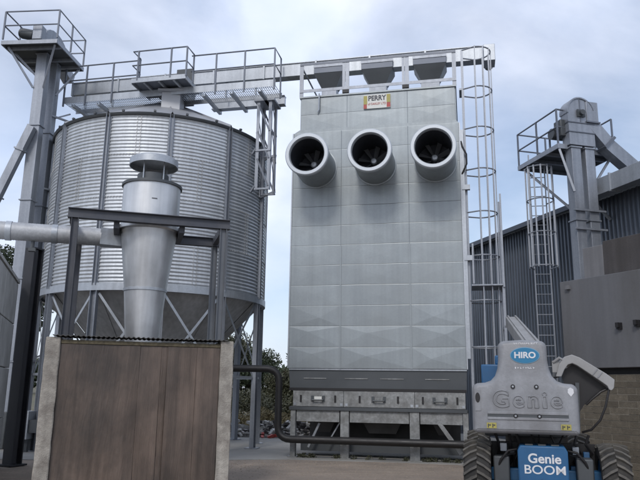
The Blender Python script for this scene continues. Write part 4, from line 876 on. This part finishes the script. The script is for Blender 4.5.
# chassis
c = MB(); c.prism([(-0.325, 0.15), (0.325, 0.15), (0.325, 0.80), (0.29, 0.87), (-0.29, 0.87), (-0.325, 0.80)], -0.22, 0.25); ch = c.build('chassis_box', 'blue', lf, bevel=0.02)
text('Genie', 0.17, 'white', ch, (0.02, -0.224, 0.70), FACE, 0.002, bold=0.004, sx=1.05)
text('BOOM', 0.16, 'white', ch, (0.02, -0.224, 0.555), FACE, 0.002, bold=0.0015, sx=1.15)
c = MB(); c.add([(-0.03, -0.223, 0.44), (0.03, -0.223, 0.40), (-0.03, -0.223, 0.36)], [(0, 1, 2)]); c.build('arrow_mark', 'ink', ch)
for k in range(3):
    c = MB(); c.box(-0.22+k*0.17, -0.12+k*0.17, -0.19, 0.1, 0.872, 0.886); c.build('tread_plate', 'skirt', ch)
c = MB(); c.box(-0.74, 0.74, 0.50, 0.62, 0.25, 0.86); c.build('axle_housing', 'black', lf)
c = MB(); c.box(-0.42, 0.42, 0.63, 2.4, 0.38, 0.62); c.build('chassis_frame', 'blue', lf, bevel=0.02)
for yy in (0.12, 2.2):
    c = MB(); c.box(-0.80, 0.80, yy+0.14, yy+0.34, 0.34, 0.52); c.build('axle', 'blue', lf, bevel=0.02)
for s in (-1, 1):
    c = MB(); c.box(s*0.55-0.11, s*0.55+0.11, 0.0, 0.34, 0.28, 0.70); c.build('steering_knuckle', 'skirt', lf, bevel=0.02)
    c = MB(); c.tube([(s*0.34, 0.0, 0.80), (s*0.45, -0.04, 0.78), (s*0.55, -0.02, 0.66), (s*0.62, 0.05, 0.5)], 0.018, 8); c.tube([(s*0.36, 0.05, 0.74), (s*0.50, 0.0, 0.72), (s*0.58, 0.02, 0.58)], 0.014, 8); c.build('hydraulic_hose', 'black', lf)
    c = MB(); c.tube([(s*0.30, -0.12, 0.36), (s*0.62, -0.12, 0.36)], 0.03, 10); c.build('steering_cylinder', 'galv', lf)
def wheel_meshes():
    RX = Matrix.Rotation(R_(90), 4, 'Y')
    t = MB(); t.lathe([(0.24, -0.17), (0.30, -0.19), (0.39, -0.185), (0.41, -0.16), (0.415, 0), (0.41, 0.16), (0.39, 0.185), (0.30, 0.19), (0.24, 0.17)], 48, RX)
    r = MB(); r.lathe([(0.245, -0.16), (0.22, -0.15), (0.20, -0.06), (0.09, -0.05), (0.08, -0.10), (0.0, -0.10)], 32, RX); r.lathe([(0.245, 0.16), (0.22, 0.15), (0.20, 0.06), (0.09, 0.05), (0.08, 0.10), (0.0, 0.10)], 32, RX)
    lugs = MB(); n_ = 23
    for k in range(n_):
        for s in (-1, 1):
            a0 = 2*math.pi*(k+(0.5 if s > 0 else 0))/n_; 
            ring = []
            for (x, da) in ((0.0, 0.0), (0.09, 0.10), (0.19, 0.26)):
                for (rr, dd) in ((0.405, -0.052), (0.405, 0.052), (0.455 if x < 0.15 else 0.435, -0.038), (0.455 if x < 0.15 else 0.435, 0.038)):
                    a = a0+da+dd; ring.append(Vector((s*x, rr*math.cos(a), rr*math.sin(a))))
            fs = []
            for q in (0, 4): fs += [(q, q+4, q+6, q+2), (q+2, q+6, q+7, q+3), (q+3, q+7, q+5, q+1), (q, q+1, q+5, q+4)]
            fs += [(0, 2, 3, 1), (8, 9, 11, 10)]
            lugs.add(ring, fs)
    return t.mesh('tyre'), r.mesh('rim'), lugs.mesh('tread_lugs', smooth=False)
tm, rmm, lm_ = wheel_meshes(); tm.materials.append(G['tyre']); rmm.materials.append(G['blue']); lm_.materials.append(G['lug'])
ax = MB(); RX = Matrix.Rotation(R_(90), 4, 'Y'); ax.lathe([(0.0, -0.12), (0.12, -0.12), (0.12, 0.12), (0.0, 0.12)], 20, RX); axm = ax.mesh('wheel_hub'); axm.materials.append(G['skirt'])
for (x, y, yaw) in ((-0.88, 0.24, 0), (0.92, 0.24, R_(2)), (-1.0, 2.6, 0), (0.64, 2.6, 0)):
    h_ = put(axm, 'wheel', 'skirt', lf, 0, (x, y, 0.45), (0.1*x+y, 0, yaw))
    put(tm, 'tyre', 'tyre', h_); put(rmm, 'rim', 'blue', h_); put(lm_, 'tread_lugs', 'lug', h_)

# ------------------------------------------------------------------ vegetation and far bits
def leaf_mass(name, m, parent, centers, n, size, loc=(0, 0, 0)):
    v = []; f = []
    w_ = np.array([c[3]**2 for c in centers]); w_ = w_/w_.sum(); ids = rng.choice(len(centers), n, p=w_)
    for i in ids:
        cx, cy_, cz, r = centers[i]; d = rng.normal(size=3); d /= np.linalg.norm(d); rad = r*(rng.random()**0.45); p = np.array((cx, cy_, cz))+d*rad*np.array((1, 1, 0.8))
        a = rng.normal(size=3); a /= np.linalg.norm(a); b = np.cross(a, rng.normal(size=3)); b /= np.linalg.norm(b); s = size*rng.uniform(0.6, 1.3); o = len(v)
        v += [tuple(p-a*s), tuple(p+b*s*0.5), tuple(p+a*s), tuple(p-b*s*0.5)]; f.append((o, o+1, o+2, o+3))
    me = bpy.data.meshes.new(name); me.from_pydata(v, [], f); return put(me, name, m, parent, 0, loc)
def tree(label, x, y, h_, r, m, n=5000, size=0.13, group='trees beyond the yard', name='tree', low=0.3):
    t = thing(name, label, 'tree', (x, y, -0.03), 0, group)
    tr = MB(); tr.tube([(0, 0, 0), (0.08, 0.02, h_*0.3), (0.0, 0.1, h_*0.6), (0.1, 0, h_*0.85)], [r*0.10, r*0.075, r*0.05, 0.02], 8)
    cs = []
    for k in range(16):
        a = rng.uniform(0, 6.28); q = rng.uniform(0.1, 0.85)*r; z = h_*rng.uniform(low, 0.92); q *= 1.15-abs(z/h_-0.55)
        c_ = (q*math.cos(a), q*math.sin(a), z, r*rng.uniform(0.22, 0.42)); cs.append(c_)
        tr.tube([(0.04, 0.05, z*0.6), (c_[0]*0.6, c_[1]*0.6, z*0.88), c_[:3]], [r*0.03, r*0.02, 0.01], 5)
    tr.build('trunk', 'bark', t); leaf_mass('crown', m, t, cs, int(n*2.4), size*0.58); return t
tree('dark tree showing above the left panelled wall', -13.4, 28, 7.4, 2.2, 'leaf1', 7000, 0.12)
tree('tall tree leaning out of frame at the left edge beside the darker tree', -16.3, 28.5, 8.0, 2.4, 'leaf1', 6000, 0.13)
tree('dark rounded tree seen between the silo legs and the dryer', -3.6, 40, 4.3, 2.6, 'leaf1', 7000, 0.13, low=0.15)
tree('lighter bushy tree just left of the black bent pipe', -1.9, 37, 3.1, 2.0, 'leaf2', 6000, 0.11, low=0.15)
tree('dark bush half hidden by the left edge of the dryer', 0.6, 39, 3.8, 2.4, 'leaf1', 6000, 0.12, low=0.15)
tree('small olive tree glimpsed under the silo hopper', -6.5, 38, 4.6, 2.6, 'leaf2', 6000, 0.13, low=0.15)
tree('dark tree glimpsed low behind the silo legs', -10.2, 37, 4.8, 2.6, 'leaf1', 6000, 0.13, low=0.15)
# scrub bank
cs = [(x, rng.uniform(30, 34), rng.uniform(0.2, 1.1), rng.uniform(0.5, 0.9)) for x in np.linspace(-12, 3, 30)]
o = leaf_mass('scrub', 'leaf2', None, cs, 30000, 0.06); o['kind'] = 'stuff'; o['label'] = 'olive scrub along the back of the yard'; o['category'] = 'scrub'
cs = [(x, rng.uniform(27.5, 29.5), rng.uniform(0.0, 0.35), rng.uniform(0.35, 0.7)) for x in np.linspace(-12, 3, 40)]
o = leaf_mass('dry_grass', 'leaf3', None, cs, 30000, 0.05); o['kind'] = 'stuff'; o['label'] = 'pale dry grass bank behind the rubble'; o['category'] = 'grass'
cs = [(x, 120+rng.uniform(-10, 10), rng.uniform(1, 5), rng.uniform(2.5, 4.5)) for x in np.linspace(-90, 110, 70)]
o = leaf_mass('far_trees', 'leaf1', None, cs, 26000, 0.55); o['kind'] = 'stuff'; o['label'] = 'distant line of trees beyond the fields'; o['category'] = 'trees'
for nm, m_, seed, lab in (('pale_rubble', 'rub1', 1, 'scattered pale broken rubble beyond the silo legs'), ('dark_rubble', 'rub2', 2, 'dark scrap mixed into the rubble heap'), ('red_scrap', 'red', 3, 'red scrap pieces in front of the rubble heap')):
    c = MB(); rr = random.Random(seed)
    for k in range(320 if seed < 3 else 6):
        x = rr.uniform(-4.5, 0.6) if seed < 3 else rr.uniform(-2.2, -0.4); y = rr.uniform(22.6, 24.4) if seed < 3 else rr.uniform(22.2, 22.6); s = rr.uniform(0.03, 0.13); z = max(0.0, 0.45-abs(y-23.6)*0.4)*rr.random()
        d = Vector((rr.uniform(-1, 1), rr.uniform(-1, 1), rr.uniform(-0.4, 0.4))).normalized()*s
        c.bar(Vector((x, y, z+s*0.6))-d, Vector((x, y, z+s*0.6))+d, s*rr.uniform(0.5, 1.4), s*rr.uniform(0.3, 0.9))
    o = c.build(nm, m_, smooth=False); o['kind'] = 'stuff'; o['label'] = lab; o['category'] = 'rubble'

c = MB(); rr = random.Random(11)
for k in range(1500):
    x = rr.uniform(-2.2, 3.6); y = rr.triangular(11.6, 16.0, 15.6); q = rr.uniform(0.006, 0.022); h_ = rr.uniform(0.4, 0.8)*q
    c.add([(x-q, y-q*rr.uniform(0.5, 1), -0.012), (x+q, y-q*rr.uniform(0.3, 1), -0.012), (x+q*rr.uniform(-1, 1), y+q, -0.012), (x+q*rr.uniform(-0.4, 0.4), y, -0.012+h_)], [(0, 1, 3), (1, 2, 3), (2, 0, 3)])
o = c.build('grit', 'grit', smooth=False); o['kind'] = 'stuff'; o['label'] = 'fine pale grit scattered on the brown yard'; o['category'] = 'grit'
cs = [(x, 16.0+abs(rng.normal(0, 0.05)) - 0.2177*(x+0.69)*0.99+0.48, 0.03, 0.09) for x in rng.uniform(-0.6, 3.3, 26)]
o = leaf_mass('weeds', 'leaf2', None, cs, 1500, 0.025); o['kind'] = 'stuff'; o['label'] = 'small weeds along the foot of the dryer'; o['category'] = 'weeds'
